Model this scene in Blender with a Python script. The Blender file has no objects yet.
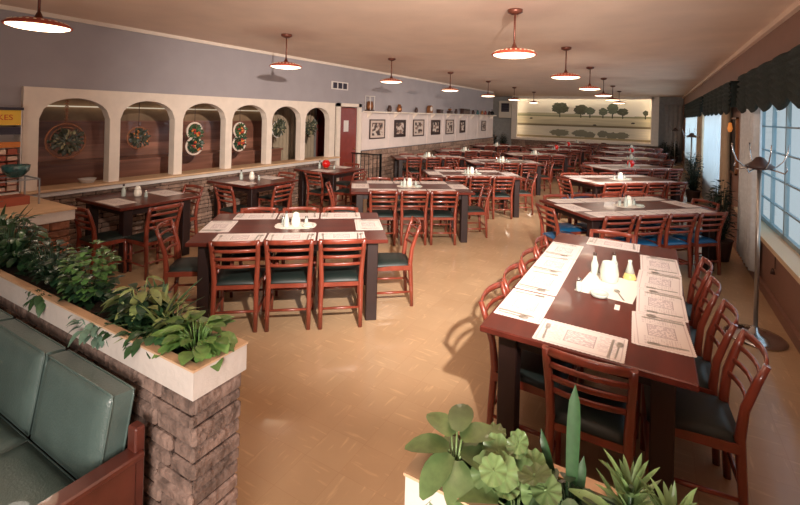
import bpy, bmesh, math, random
from mathutils import Vector, Matrix, noise
S = bpy.context.scene
COL = S.collection
PI = math.pi
rad = math.radians

# ------------------------------------------------------------------ camera
cam_d = bpy.data.cameras.new('camera')
cam = bpy.data.objects.new('camera', cam_d); COL.objects.link(cam)
cam_d.sensor_width = 36; cam_d.sensor_fit = 'HORIZONTAL'
cam_d.lens = 440 / 800 * 36
cam_d.shift_x = -3.6 / 800; cam_d.shift_y = -138.66 / 800
cam_d.clip_start = 0.05; cam_d.clip_end = 200
cam.matrix_world = (Matrix.Translation((0, 0, 1.87)) @ Matrix.Rotation(rad(29.75), 4, 'Z')
                    @ Matrix.Rotation(rad(90), 4, 'X') @ Matrix.Rotation(math.atan(.0262), 4, 'Z'))
S.camera = cam
# ------------------------------------------------------------------ world, lights, exposure
W = bpy.data.worlds.new('world'); S.world = W; W.use_nodes = True
bgn = W.node_tree.nodes['Background']
bgn.inputs[0].default_value = (.93, .96, .95, 1); bgn.inputs[1].default_value = 0.62

def spot(name, loc, target, power, color, size, blend, radius):
    l = bpy.data.lights.new(name, 'SPOT'); l.energy = power; l.color = color
    l.spot_size = rad(size); l.spot_blend = blend; l.shadow_soft_size = radius
    o = bpy.data.objects.new(name, l); COL.objects.link(o); o.location = loc
    o.rotation_euler = (Vector(target) - Vector(loc)).to_track_quat('-Z', 'Y').to_euler()
    return o
def area(name, loc, target, power, color, sx, sy):
    l = bpy.data.lights.new(name, 'AREA'); l.energy = power; l.color = color
    l.shape = 'RECTANGLE'; l.size = sx; l.size_y = sy
    o = bpy.data.objects.new(name, l); COL.objects.link(o); o.location = loc
    o.rotation_euler = (Vector(target) - Vector(loc)).to_track_quat('-Z', 'Y').to_euler()
    return o
WARM = (1, .86, .72)
spot('flash_and_fill_spot', (.55, .45, 2.62), (-4.5, 7.7, 1.0), 2600, (1, .89, .80), 75, .95, .04)
spot('flash_and_fill_spot', (.75, 6.6, 2.5), (-3.6, 10.4, .1), 900, (1, .90, .81), 72, .9, .06)  # unseen fill spot added mid-room to brighten the far tables
spot('flash_and_fill_spot', (-.6, -1.2, 2.6), (-2.6, 1.3, .8), 60, (1, .9, .8), 62, .8, .12)
spot('ceiling_fill_spot', (.1, -1.2, 1.2), (-1.8, 6.5, 3.0), 480, (1, .87, .77), 120, .9, .6)  # unseen fill spot added behind the camera to lighten the ceiling
area('daylight', (1.36, 6.0, 1.4), (-2, 6.4, .5), 9, (.55, .80, 1), 3.0, 1.3)
area('daylight', (1.36, 11.2, 1.4), (-2, 11.2, .5), 45, (.75, .88, 1), 4.0, 1.3)
area('daylight', (1.36, 17.5, 1.4), (-2, 17.5, .5), 60, (.8, .92, 1), 6.0, 1.3)
LAMP_POWER = 10.5
S.view_settings.view_transform = 'Standard'; S.view_settings.look = 'None'
S.view_settings.exposure = 0.0; S.view_settings.gamma = 1
S.view_settings.use_curve_mapping = False

# ------------------------------------------------------------------ materials
def s2l(c): return tuple((v / 255 / 12.92) if v / 255 <= .04045 else ((v / 255 + .055) / 1.055) ** 2.4 for v in c)
def mat(name, rgb, rough=.6, metal=0, coat=0, noise_amt=0, nscale=8, bump=0, bscale=40, spec=.5, emit=None, estr=0, vcol=False,
        alpha=1, trans=0, island=0, sheen=0, stretch=None, sss=0):
    m = bpy.data.materials.new(name); m.use_nodes = True
    nt = m.node_tree; b = nt.nodes['Principled BSDF']
    col = s2l(rgb)
    b.inputs['Base Color'].default_value = (*col, 1)
    b.inputs['Roughness'].default_value = rough; b.inputs['Metallic'].default_value = metal
    b.inputs['Coat Weight'].default_value = coat; b.inputs['Specular IOR Level'].default_value = spec
    b.inputs['Alpha'].default_value = alpha; b.inputs['Transmission Weight'].default_value = trans
    if emit: b.inputs['Emission Color'].default_value = (*s2l(emit), 1); b.inputs['Emission Strength'].default_value = estr
    tc = nt.nodes.new('ShaderNodeTexCoord')
    src = tc.outputs['Object']
    if stretch:
        mp = nt.nodes.new('ShaderNodeMapping'); mp.inputs['Scale'].default_value = stretch
        nt.links.new(src, mp.inputs[0]); src = mp.outputs[0]
    cur = None
    if vcol:
        a = nt.nodes.new('ShaderNodeVertexColor'); a.layer_name = 'Col'; cur = a.outputs[0]
    if noise_amt:
        n = nt.nodes.new('ShaderNodeTexNoise'); n.inputs['Scale'].default_value = nscale; n.inputs['Detail'].default_value = 5
        nt.links.new(src, n.inputs[0])
        mr = nt.nodes.new('ShaderNodeMapRange'); mr.inputs[1].default_value = .3; mr.inputs[2].default_value = .7
        mr.inputs[3].default_value = 1 - noise_amt; mr.inputs[4].default_value = 1 + noise_amt
        nt.links.new(n.outputs[0], mr.inputs[0])
        mx = nt.nodes.new('ShaderNodeVectorMath'); mx.operation = 'SCALE'
        if cur: nt.links.new(cur, mx.inputs[0])
        else: mx.inputs[0].default_value = col
        nt.links.new(mr.outputs[0], mx.inputs['Scale']); cur = mx.outputs[0]
    if island:
        g = nt.nodes.new('ShaderNodeNewGeometry')
        mr = nt.nodes.new('ShaderNodeMapRange'); mr.inputs[3].default_value = 1 - island; mr.inputs[4].default_value = 1 + island
        nt.links.new(g.outputs['Random Per Island'], mr.inputs[0])
        mx = nt.nodes.new('ShaderNodeVectorMath'); mx.operation = 'SCALE'
        if cur: nt.links.new(cur, mx.inputs[0])
        else: mx.inputs[0].default_value = col
        nt.links.new(mr.outputs[0], mx.inputs['Scale']); cur = mx.outputs[0]
    if cur: nt.links.new(cur, b.inputs['Base Color'])
    if bump:
        n = nt.nodes.new('ShaderNodeTexNoise'); n.inputs['Scale'].default_value = bscale; n.inputs['Detail'].default_value = 4
        nt.links.new(src, n.inputs[0])
        bp_ = nt.nodes.new('ShaderNodeBump'); bp_.inputs['Strength'].default_value = bump; bp_.inputs['Distance'].default_value = .02
        nt.links.new(n.outputs[0], bp_.inputs['Height']); nt.links.new(bp_.outputs[0], b.inputs['Normal'])
    return m

M = {}
M['chair'] = mat('chair_wood', (126, 56, 40), .3, coat=.5, noise_amt=.25, nscale=10, stretch=(1, 1, .25))
M['arm'] = mat('arm_wood', (96, 46, 36), .35, coat=.4, noise_amt=.25, nscale=9)
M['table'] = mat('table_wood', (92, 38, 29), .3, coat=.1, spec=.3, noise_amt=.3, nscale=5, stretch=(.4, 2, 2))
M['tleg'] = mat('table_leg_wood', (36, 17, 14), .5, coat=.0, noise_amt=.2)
M['seat_green'] = mat('green_vinyl', (28, 38, 35), .5, coat=.0, noise_amt=.1)
M['seat_daylit'] = mat('daylit_green_vinyl', (26, 84, 124), .3, coat=.3, noise_amt=.1)  # dark green seat vinyl with the windows' daylight tint put into its colour
M['sofa'] = mat('sofa_vinyl', (96, 116, 112), .32, coat=.35, noise_amt=.16, nscale=6, bump=.15, bscale=120)
M['cream'] = mat('cream_paint', (230, 214, 198), .55, noise_amt=.05)
M['cap'] = mat('planter_cap', (216, 207, 200), .6, noise_amt=.08, nscale=5, bump=.2, bscale=30)
M['capwood'] = mat('cap_rim_wood', (212, 176, 140), .6, noise_amt=.1)
M['ceil'] = mat('ceiling_paint', (238, 212, 192), .8, noise_amt=.05, nscale=2, bump=.2, bscale=60)
M['wall_l'] = mat('grey_wall_paint', (160, 152, 154), .75, noise_amt=.05, nscale=3)
M['panelwall'] = mat('pale_panelling', (224, 206, 198), .7, noise_amt=.05, nscale=3)
M['wall_r'] = mat('tan_wall_paint', (142, 104, 88), .6, noise_amt=.06, nscale=4)
M['wall_b'] = mat('back_wall_paint', (168, 162, 156), .7, noise_amt=.1)
M['dark_wall'] = mat('dark_back_wall', (104, 98, 92), .7, noise_amt=.1)
M['lobby'] = mat('lobby_wood', (190, 132, 108), .35, noise_amt=.3, nscale=3, stretch=(1, .3, 4), coat=.3)
M['lobby_dark'] = mat('lobby_dark_wood', (156, 104, 84), .35, noise_amt=.3, nscale=3, stretch=(1, .3, 4), coat=.3)
M['olive'] = mat('lobby_olive_panel', (176, 144, 112), .5, noise_amt=.2, nscale=3)
M['beige'] = mat('beige_drape', (190, 168, 140), .8, noise_amt=.08)
M['reddoor'] = mat('red_door_paint', (128, 50, 40), .4, noise_amt=.12, coat=.2)
M['soil'] = mat('soil', (52, 38, 30), .95, noise_amt=.4, nscale=40, bump=.6)
M['stone'] = mat('stone_blocks', (148, 120, 104), .85, noise_amt=.3, nscale=14, bump=.9, bscale=22, island=.28)
M['stone_p'] = mat('planter_stone', (138, 116, 106), .85, noise_amt=.4, nscale=16, bump=1.0, bscale=26, island=.22)
M['brick'] = mat('brown_bricks', (150, 100, 76), .85, noise_amt=.3, nscale=14, bump=.9, bscale=22, island=.3)
M['mortar'] = mat('mortar', (64, 48, 42), .9, noise_amt=.3, nscale=20)
M['black'] = mat('black_iron', (20, 18, 18), .45, .6)
M['chrome'] = mat('chrome', (200, 200, 200), .14, 1)
M['dchrome'] = mat('dull_chrome', (170, 164, 158), .3, .85)
M['steel'] = mat('steel', (196, 190, 182), .38, .8)
M['paper'] = mat('printed_paper', (235, 225, 215), .75, vcol=True, spec=.3)
M['white'] = mat('white_paper', (240, 230, 218), .7)
M['china'] = mat('milk_glass', (245, 236, 220), .18, coat=.5)
M['painted'] = mat('painted_panel', (235, 225, 215), .5, vcol=True)
M['redglobe'] = mat('red_glass', (190, 22, 20), .12, coat=.6, emit=(190, 20, 12), estr=.25)
M['lampred'] = mat('lamp_rim_copper', (176, 74, 52), .4, .3)
M['lampstem'] = mat('lamp_stem_bronze', (104, 58, 44), .4, .5)
M['lampcream'] = mat('lamp_cream', (240, 214, 180), .4)
M['diffuser'] = mat('lamp_diffuser', (255, 240, 215), .6, emit=(255, 218, 178), estr=5)
M['tube'] = mat('lit_tube', (255, 250, 235), .6, emit=(255, 240, 214), estr=8)
M['dimtube'] = mat('dim_strip', (240, 225, 200), .6, emit=(255, 236, 205), estr=.5)
M['sconce'] = mat('sconce_glow', (255, 170, 90), .6, emit=(255, 150, 70), estr=.4)
M['curtain'] = mat('silver_drape', (214, 218, 220), .75, noise_amt=.08, nscale=20)
M['valance'] = mat('green_valance_cloth', (30, 42, 38), .85, noise_amt=.35, nscale=30, bump=.5, bscale=60)
M['winframe'] = mat('window_steel_frame', (140, 160, 166), .5)
M['sill'] = mat('sill_paint', (222, 196, 162), .5)
M['darkfab'] = mat('dark_fabric', (34, 28, 26), .8, noise_amt=.2)
M['bottleglass'] = mat('bottle_glass', (206, 216, 206), .08, coat=.5, noise_amt=.1, alpha=.72)
M['candle'] = mat('lit_candle_glass', (244, 236, 170), .15, coat=.4, emit=(240, 230, 140), estr=.35)
M['honey'] = mat('pale_dressing', (224, 190, 120), .2, coat=.4)
M['tealbowl'] = mat('teal_glass', (42, 88, 88), .15, coat=.5, noise_amt=.5, nscale=25, bump=.5)
M['yellow'] = mat('yellow_card', (232, 186, 62), .6)
M['orange'] = mat('orange_card', (205, 120, 50), .6)
M['redink'] = mat('red_ink', (196, 44, 24), .6)
M['navy'] = mat('dark_card', (50, 44, 58), .6)
M['rackw'] = mat('pale_box', (222, 190, 168), .6, island=.15)
M['rackr'] = mat('rust_box', (168, 84, 60), .6, island=.25)
M['ring'] = mat('wicker_ring', (150, 96, 66), .7, noise_amt=.3, nscale=30)
M['whitering'] = mat('white_plaster_ring', (226, 206, 190), .6, bump=.4)
M['fruit'] = mat('red_fruit', (168, 46, 36), .4)
M['orangef'] = mat('orange_fruit', (214, 128, 60), .4)
def leafmat(n, c, rough=.42): return mat(n, c, rough, island=.30, noise_amt=.18, nscale=40, coat=.15)
M['leaf_lt'] = leafmat('light_green_leaf', (104, 142, 74))
M['leaf_mid'] = leafmat('mid_green_leaf', (52, 84, 50))
M['leaf_dk'] = leafmat('dark_green_leaf', (34, 62, 40))
M['leaf_br'] = leafmat('bright_small_leaf', (80, 118, 62))
M['leaf_var'] = leafmat('variegated_leaf', (134, 148, 88))
M['leaf_bl'] = leafmat('grey_green_leaf', (104, 134, 116))
M['leaf_rub'] = leafmat('soft_green_leaf', (112, 138, 86))
M['leaf_ridge'] = leafmat('ridged_leaf', (70, 92, 62))
M['leaf_wreath'] = leafmat('dusty_leaf', (52, 58, 42))
M['leaf_pale'] = leafmat('dusty_pale_leaf', (140, 134, 100))
M['leaf_night'] = leafmat('deep_green_leaf', (26, 44, 32), .6)
M['terracotta'] = mat('dark_pot', (70, 44, 34), .6)
M['antique'] = mat('dark_antique', (66, 44, 38), .45, noise_amt=.2)
M['brass'] = mat('old_brass', (150, 96, 60), .35, .7)
M['offwhite_unit'] = mat('offwhite_cabinet', (220, 205, 186), .5)

def floor_mat():
    m = bpy.data.materials.new('vinyl_tile_floor'); m.use_nodes = True
    nt = m.node_tree; b = nt.nodes['Principled BSDF']
    tc = nt.nodes.new('ShaderNodeTexCoord')
    mp = nt.nodes.new('ShaderNodeMapping'); nt.links.new(tc.outputs['Object'], mp.inputs[0])
    br = nt.nodes.new('ShaderNodeTexBrick'); br.offset = 0; br.inputs['Scale'].default_value = 1
    br.inputs['Brick Width'].default_value = .23; br.inputs['Row Height'].default_value = .23
    br.inputs['Mortar Size'].default_value = .0016; br.inputs['Mortar Smooth'].default_value = .3
    br.inputs['Color1'].default_value = (*s2l((196, 164, 128)), 1); br.inputs['Color2'].default_value = (*s2l((192, 159, 123)), 1)
    br.inputs['Mortar'].default_value = (*s2l((186, 151, 116)), 1)
    nt.links.new(mp.outputs[0], br.inputs[0])
    ck = nt.nodes.new('ShaderNodeTexChecker'); ck.inputs['Scale'].default_value = 1 / .23
    nt.links.new(mp.outputs[0], ck.inputs[0])
    cols = []
    for sc in ((5, 34, 1), (34, 5, 1)):       # streaks turned a quarter from tile to tile
        m2 = nt.nodes.new('ShaderNodeMapping'); m2.inputs['Scale'].default_value = sc
        nt.links.new(tc.outputs['Object'], m2.inputs[0])
        n = nt.nodes.new('ShaderNodeTexNoise'); n.inputs['Scale'].default_value = 1; n.inputs['Detail'].default_value = 3
        nt.links.new(m2.outputs[0], n.inputs[0]); cols.append(n.outputs[0])
    mx = nt.nodes.new('ShaderNodeMix'); nt.links.new(ck.outputs['Fac'], mx.inputs[0])
    nt.links.new(cols[0], mx.inputs[2]); nt.links.new(cols[1], mx.inputs[3])
    mr = nt.nodes.new('ShaderNodeMapRange'); mr.inputs[1].default_value = .58; mr.inputs[2].default_value = .70
    mr.inputs[3].default_value = 1; mr.inputs[4].default_value = 1.2; nt.links.new(mx.outputs[0], mr.inputs[0])
    n3 = nt.nodes.new('ShaderNodeTexNoise'); n3.inputs['Scale'].default_value = 1.3; n3.inputs['Detail'].default_value = 6
    nt.links.new(tc.outputs['Object'], n3.inputs[0])
    mr3 = nt.nodes.new('ShaderNodeMapRange'); mr3.inputs[1].default_value = .3; mr3.inputs[2].default_value = .7
    mr3.inputs[3].default_value = .88; mr3.inputs[4].default_value = 1.1; nt.links.new(n3.outputs[0], mr3.inputs[0])
    mu = nt.nodes.new('ShaderNodeMath'); mu.operation = 'MULTIPLY'
    nt.links.new(mr.outputs[0], mu.inputs[0]); nt.links.new(mr3.outputs[0], mu.inputs[1])
    vs = nt.nodes.new('ShaderNodeVectorMath'); vs.operation = 'SCALE'
    nt.links.new(br.outputs[0], vs.inputs[0]); nt.links.new(mu.outputs[0], vs.inputs['Scale'])
    nt.links.new(vs.outputs[0], b.inputs['Base Color'])
    b.inputs['Roughness'].default_value = .24; b.inputs['Coat Weight'].default_value = .15
    bp_ = nt.nodes.new('ShaderNodeBump'); bp_.inputs['Strength'].default_value = .12; bp_.inputs['Distance'].default_value = .01
    n4 = nt.nodes.new('ShaderNodeTexNoise'); n4.inputs['Scale'].default_value = 9; nt.links.new(tc.outputs['Object'], n4.inputs[0])
    nt.links.new(n4.outputs[0], bp_.inputs['Height']); nt.links.new(bp_.outputs[0], b.inputs['Normal'])
    return m
M['floor'] = floor_mat()
def glass_mat():
    m = bpy.data.materials.new('window_glass'); m.use_nodes = True
    nt = m.node_tree; nt.nodes.remove(nt.nodes['Principled BSDF'])
    t = nt.nodes.new('ShaderNodeBsdfTransparent'); t.inputs[0].default_value = (.9, .96, 1, 1)
    g = nt.nodes.new('ShaderNodeBsdfGlossy'); g.inputs['Roughness'].default_value = .05
    x = nt.nodes.new('ShaderNodeMixShader'); x.inputs[0].default_value = .06
    nt.links.new(t.outputs[0], x.inputs[1]); nt.links.new(g.outputs[0], x.inputs[2])
    nt.links.new(x.outputs[0], nt.nodes['Material Output'].inputs[0]); return m
M['glass'] = glass_mat()
def sheer_mat():
    m = bpy.data.materials.new('sheer_cloth'); m.use_nodes = True
    nt = m.node_tree; nt.nodes.remove(nt.nodes['Principled BSDF'])
    t = nt.nodes.new('ShaderNodeBsdfTransparent'); t.inputs[0].default_value = (.95, .97, 1, 1)
    d = nt.nodes.new('ShaderNodeBsdfTranslucent'); d.inputs[0].default_value = (.8, .82, .8, 1)
    x = nt.nodes.new('ShaderNodeMixShader'); x.inputs[0].default_value = .45
    nt.links.new(t.outputs[0], x.inputs[1]); nt.links.new(d.outputs[0], x.inputs[2])
    nt.links.new(x.outputs[0], nt.nodes['Material Output'].inputs[0]); return m
M['sheer'] = sheer_mat()

# ------------------------------------------------------------------ mesh builder
class MB:
    def __init__(s): s.bm = bmesh.new(); s.mats = []; s.mi = 0
    def m(s, key):
        if key not in s.mats: s.mats.append(key)
        s.mi = s.mats.index(key); return s
    def _face(s, vs, smooth=False):
        try: f = s.bm.faces.new(vs)
        except ValueError: return None
        f.material_index = s.mi; f.smooth = smooth; return f
    def box(s, x0, x1, y0, y1, z0, z1, mtx=None, ch=0):
        if ch:
            cx, cy, cz = (x0 + x1) / 2, (y0 + y1) / 2, (z0 + z1) / 2; hx, hy, hz = (x1 - x0) / 2, (y1 - y0) / 2, (z1 - z0) / 2
            ch = min(ch, hx * .9, hy * .9, hz * .9)
            V = {}
            for a in (-1, 1):
                for b in (-1, 1):
                    for c in (-1, 1):
                        for k, d in enumerate(((0, ch, ch), (ch, 0, ch), (ch, ch, 0))):
                            p = Vector((cx + a * (hx - d[0]), cy + b * (hy - d[1]), cz + c * (hz - d[2])))
                            V[a, b, c, k] = s.bm.verts.new(mtx @ p if mtx else p)
            def q(*ks): s._face([V[k] for k in ks])
            for k in range(3):
                for a in (-1, 1):
                    L = []
                    for b, c in ((-1, -1), (1, -1), (1, 1), (-1, 1)):
                        t = [b, c]; t.insert(k, a); L.append((*t, k))
                    if a < 0: L.reverse()
                    if k == 1: L.reverse()
                    q(*L)
            for k in range(3):           # edges parallel to axis k
                i, j = [t for t in range(3) if t != k]
                for b in (-1, 1):
                    for c in (-1, 1):
                        def key(v, fk):
                            t = [0, 0, 0]; t[k] = v; t[i] = b; t[j] = c; return (*t, fk)
                        q(key(-1, i), key(1, i), key(1, j), key(-1, j))
            for a in (-1, 1):
                for b in (-1, 1):
                    for c in (-1, 1): q((a, b, c, 0), (a, b, c, 1), (a, b, c, 2))
            return s
        P = [Vector(p) for p in ((x0, y0, z0), (x1, y0, z0), (x1, y1, z0), (x0, y1, z0), (x0, y0, z1), (x1, y0, z1), (x1, y1, z1), (x0, y1, z1))]
        v = [s.bm.verts.new(mtx @ p if mtx else p) for p in P]
        for f in ((0, 3, 2, 1), (4, 5, 6, 7), (0, 1, 5, 4), (1, 2, 6, 5), (2, 3, 7, 6), (3, 0, 4, 7)): s._face([v[i] for i in f])
        return s
    def sweep(s, pts, w, d=None, sides=8, up=(0, 0, 1), smooth=True, sq=1.0):
        """tube with an elliptic or rounded-square section through pts; w, d are half sizes (number or per point)"""
        pts = [Vector(p) for p in pts]; n = len(pts); rings = []
        for i, p in enumerate(pts):
            t = (pts[min(i + 1, n - 1)] - pts[max(i - 1, 0)]).normalized()
            u = Vector(up)
            if abs(t.dot(u)) > .98: u = Vector((0, 1, 0)) if abs(t.y) < .9 else Vector((1, 0, 0))
            a = t.cross(u).normalized(); b = a.cross(t).normalized()
            wi = w[i] if isinstance(w, (list, tuple)) else w
            di = wi if d is None else (d[i] if isinstance(d, (list, tuple)) else d)
            R = []
            for k in range(sides):
                th = 2 * PI * (k + .5) / sides; c, q = math.cos(th), math.sin(th)
                if sq < 1: c = math.copysign(abs(c) ** sq, c); q = math.copysign(abs(q) ** sq, q)
                R.append(s.bm.verts.new(p + a * c * wi + b * q * di))
            rings.append(R)
        for i in range(n - 1):
            for k in range(sides):
                s._face([rings[i][k], rings[i][(k + 1) % sides], rings[i + 1][(k + 1) % sides], rings[i + 1][k]], smooth)
        s._face(list(reversed(rings[0]))); s._face(rings[-1])
        return s
    def lathe(s, prof, seg=20, mtx=None, smooth=True, cap=True):
        rings = []
        for r, z in prof:
            R = []
            for k in range(seg):
                p = Vector((max(r, 1e-4) * math.cos(2 * PI * k / seg), max(r, 1e-4) * math.sin(2 * PI * k / seg), z))
                R.append(s.bm.verts.new(mtx @ p if mtx else p))
            rings.append(R)
        for i in range(len(rings) - 1):
            for k in range(seg): s._face([rings[i][k], rings[i][(k + 1) % seg], rings[i + 1][(k + 1) % seg], rings[i + 1][k]], smooth)
        if cap: s._face(list(reversed(rings[0]))); s._face(rings[-1])
        return s
    def prism(s, poly, z0, z1, mtx=None):
        a = [s.bm.verts.new((mtx @ Vector((x, y, z0))) if mtx else (x, y, z0)) for x, y in poly]
        b = [s.bm.verts.new((mtx @ Vector((x, y, z1))) if mtx else (x, y, z1)) for x, y in poly]
        n = len(poly); s._face(list(reversed(a))); s._face(b)
        for i in range(n): s._face([a[i], a[(i + 1) % n], b[(i + 1) % n], b[i]])
        return s
    def ball(s, c, r, seg=12, rings=8, sc=(1, 1, 1)):
        m = Matrix.Translation(c) @ Matrix.Diagonal((*sc, 1))
        return s.lathe([(r * math.sin(PI * i / rings), -r * math.cos(PI * i / rings)) for i in range(rings + 1)], seg, m)
    def leaf(s, base, tip_dir, up, L, Wd, fold=.25, droop=.3, n=4, shape=None, thick=0):
        """one leaf blade with a centre fold and a drooping tip"""
        t = Vector(tip_dir).normalized(); u = Vector(up)
        a = t.cross(u)
        if a.length < .05: a = t.cross(Vector((1, .3, 0)))
        a.normalize(); u = a.cross(t).normalized()
        base = Vector(base); c = []; l = []; r = []
        for i in range(n + 1):
            f = i / n
            w = (shape(f) if shape else math.sin(PI * min(1, f * .92 + .06)) ** .8) * Wd / 2
            p = base + t * (L * f) + u * (-droop * L * f * f)
            c.append(s.bm.verts.new(p))
            l.append(s.bm.verts.new(p + a * w + u * fold * w)); r.append(s.bm.verts.new(p - a * w + u * fold * w))
        for i in range(n):
            s._face([c[i], l[i], l[i + 1], c[i + 1]], True); s._face([r[i], c[i], c[i + 1], r[i + 1]], True)
        return s
    def build(s, name, key=None, parent=None, loc=None, fix=True, solid=0):
        if fix: bmesh.ops.recalc_face_normals(s.bm, faces=s.bm.faces)
        me = bpy.data.meshes.new(name); s.bm.to_mesh(me); s.bm.free()
        if key: me.materials.append(M[key])
        else:
            for k in s.mats: me.materials.append(M[k])
        o = bpy.data.objects.new(name, me); COL.objects.link(o)
        if parent: o.parent = parent
        if loc: o.location = loc
        if solid:
            md = o.modifiers.new('solid', 'SOLIDIFY'); md.thickness = solid; md.offset = 0
        return o

def tag(o, label=None, cat=None, group=None, kind=None):
    if label: o['label'] = label
    if cat: o['category'] = cat
    if group: o['group'] = group
    if kind: o['kind'] = kind
    return o
def struct(o): o['kind'] = 'structure'; return o
def empty(name, loc=(0, 0, 0), rz=0):
    e = bpy.data.objects.new(name, None); COL.objects.link(e); e.location = loc; e.rotation_euler = (0, 0, rz); return e
KIDS = {}
def kids(o): return [c for c in bpy.data.objects if c.parent == o]
def copy_tree(o, loc=None, rz=None, parent=None):
    if o.name not in KIDS: KIDS[o.name] = kids(o)
    c = o.copy(); COL.objects.link(c)
    if parent: c.parent = parent
    if loc is not None: c.location = loc
    if rz is not None: c.rotation_euler = (0, 0, rz)
    for k in KIDS[o.name]: copy_tree(k, parent=c)
    return c

def painted(name, w, h, nx, ny, fn, key='painted', parent=None, edge=None, thick=.003):
    """flat panel in local XY, colour at (u, v) given by fn; edge(u, v) may move outline verts"""
    bm = bmesh.new(); g = []
    for j in range(ny + 1):
        row = []
        for i in range(nx + 1):
            u, v = i / nx, j / ny; x, y = (u - .5) * w, (v - .5) * h
            if edge: x, y = edge(u, v, x, y, i in (0, nx), j in (0, ny))
            row.append(bm.verts.new((x, y, thick)))
        g.append(row)
    for j in range(ny):
        for i in range(nx): bm.faces.new([g[j][i], g[j][i + 1], g[j + 1][i + 1], g[j + 1][i]])
    lay = bm.loops.layers.color.new('Col')
    for f in bm.faces:
        c = f.calc_center_median(); col = fn(c.x / w + .5, c.y / h + .5); col = s2l(col)
        lin = tuple(min(1, (1.055 * v ** (1 / 2.4) - .055) if v > .0031308 else v * 12.92) for v in col)
        for l in f.loops: l[lay] = (*lin, 1)
    # sides and back
    br = []
    ring = [g[0][i] for i in range(nx + 1)] + [g[j][nx] for j in range(1, ny + 1)] + [g[ny][i] for i in range(nx - 1, -1, -1)] + [g[j][0] for j in range(ny - 1, 0, -1)]
    low = [bm.verts.new((v.co.x, v.co.y, 0)) for v in ring]
    n = len(ring); base = s2l(fn(.02, .02)); base = tuple(min(1, (1.055 * v ** (1 / 2.4) - .055) if v > .0031308 else v * 12.92) for v in base)
    fs = [bm.faces.new([ring[i], low[i], low[(i + 1) % n], ring[(i + 1) % n]]) for i in range(n)]
    fs.append(bm.faces.new(list(reversed(low))))
    for f in fs:
        for l in f.loops: l[lay] = (*base, 1)
    me = bpy.data.meshes.new(name); bm.to_mesh(me); bm.free(); me.materials.append(M[key])
    o = bpy.data.objects.new(name, me); COL.objects.link(o)
    if parent: o.parent = parent
    return o

def text_mesh(name, body, size, key, mtx, parent=None, ext=.002):
    cu = bpy.data.curves.new('t', 'FONT'); cu.body = body; cu.size = size; cu.extrude = ext; cu.align_x = 'CENTER'; cu.align_y = 'CENTER'
    to = bpy.data.objects.new('t', cu); COL.objects.link(to)
    dg = bpy.context.evaluated_depsgraph_get(); dg.update()
    me = bpy.data.meshes.new_from_object(to.evaluated_get(dg)); bpy.data.objects.remove(to)
    me.transform(mtx); me.materials.clear(); me.materials.append(M[key])
    o = bpy.data.objects.new(name, me); COL.objects.link(o)
    if parent: o.parent = parent
    return o

# ------------------------------------------------------------------ room
XR, XL, YB, YF, ZC = 1.10, -6.25, 23.5, -1.8, 2.95
LBX = -8.2
struct(MB().box(LBX - .2, XR + .2, YF - .2, YB + .2, -.1, 0).build('floor', 'floor'))
struct(MB().box(LBX - .2, XR + .2, YF - .2, YB + .2, ZC, ZC + .1).build('ceiling', 'ceil'))
struct(MB().box(LBX - .2, XR + .2, YF - .2, YF, 0, ZC).build('wall_front', 'wall_l'))
struct(MB().box(LBX - .2, XR + .2, YB, YB + .2, 0, ZC).build('wall_back', 'wall_b'))
# right wall with three window openings
WIN = [(3.6, 8.02, .63, 2.42), (9.2, 13.35, .63, 2.42), (14.3, 21.4, .63, 2.42)]
b = MB()
b.box(XR, XR + .22, YF, YB, 0, .60)
b.box(XR, XR + .22, YF, YB, 2.42, ZC)
ys = [YF] + [v for w in WIN for v in w[:2]] + [YB]
for i in range(0, len(ys), 2): b.box(XR, XR + .22, ys[i], ys[i + 1], .60, 2.42)
struct(b.build('wall_right', 'wall_r'))
struct(MB().box(XR - .035, XR, YF, YB, 0, .10).build('baseboard_right', 'wall_r'))
struct(MB().box(XR - .05, XR, YF, YB, ZC - .06, ZC).build('trim_1', 'ceil'))
for k, (y0, y1, z0, z1) in enumerate(WIN):
    fr = MB()
    x0, x1 = XR + .12, XR + .16
    for z in (z0, z1 - .05): fr.box(x0, x1, y0, y1, z, z + .05)
    n = max(2, round((y1 - y0) / .62))
    for i in range(n + 1):
        y = y0 + (y1 - y0) * i / n; w = .022 if i % 2 == 0 else .008
        fr.box(x0, x1, max(y0, y - w), min(y1, y + w), z0, z1)
    for i in range(1, 6):
        z = z0 + .30 * i; fr.box(x0 + .005, x1 - .005, y0, y1, z - .009, z + .009)
    w_ = struct(fr.build('window_%d' % (k + 1), 'winframe'))
    MB().box(XR - .06, XR + .16, y0 - .05, y1 + .05, z0 - .05, z0).build('window_sill', 'sill', w_)
    MB().box(x0 + .015, x0 + .021, y0, y1, z0, z1).build('window_glass', 'glass', w_)
# left wall: grey upper wall over the partition, partition base, panelled wall beyond the door
b = MB()
b.box(XL - .12, XL, 2.19, 7.98, 2.06, ZC)
b.box(XL - .12, XL, YF, 2.19, 0, ZC)
b.box(XL - .12, XL, 7.98, 8.72, 2.0, ZC)
b.box(XL - .12, XL, 8.72, 18.9, 0, ZC)
struct(b.build('wall_left', 'wall_l'))
# pale panelling with battens below the antique shelf
b = MB(); b.m('panelwall').box(XL - .01, XL + .02, 8.84, 18.9, .95, 1.88)
y = 9.0
for y in (8.84, 10.1, 11.2, 12.4, 13.6, 14.7, 15.8, 16.9, 18.1): b.box(XL + .02, XL + .035, y, y + .04, .95, 1.88)
struct(b.build('trim_2'))
struct(MB().box(XL, XL + .03, YF, 18.9, ZC - .05, ZC).build('trim_3', 'cream'))
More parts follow.
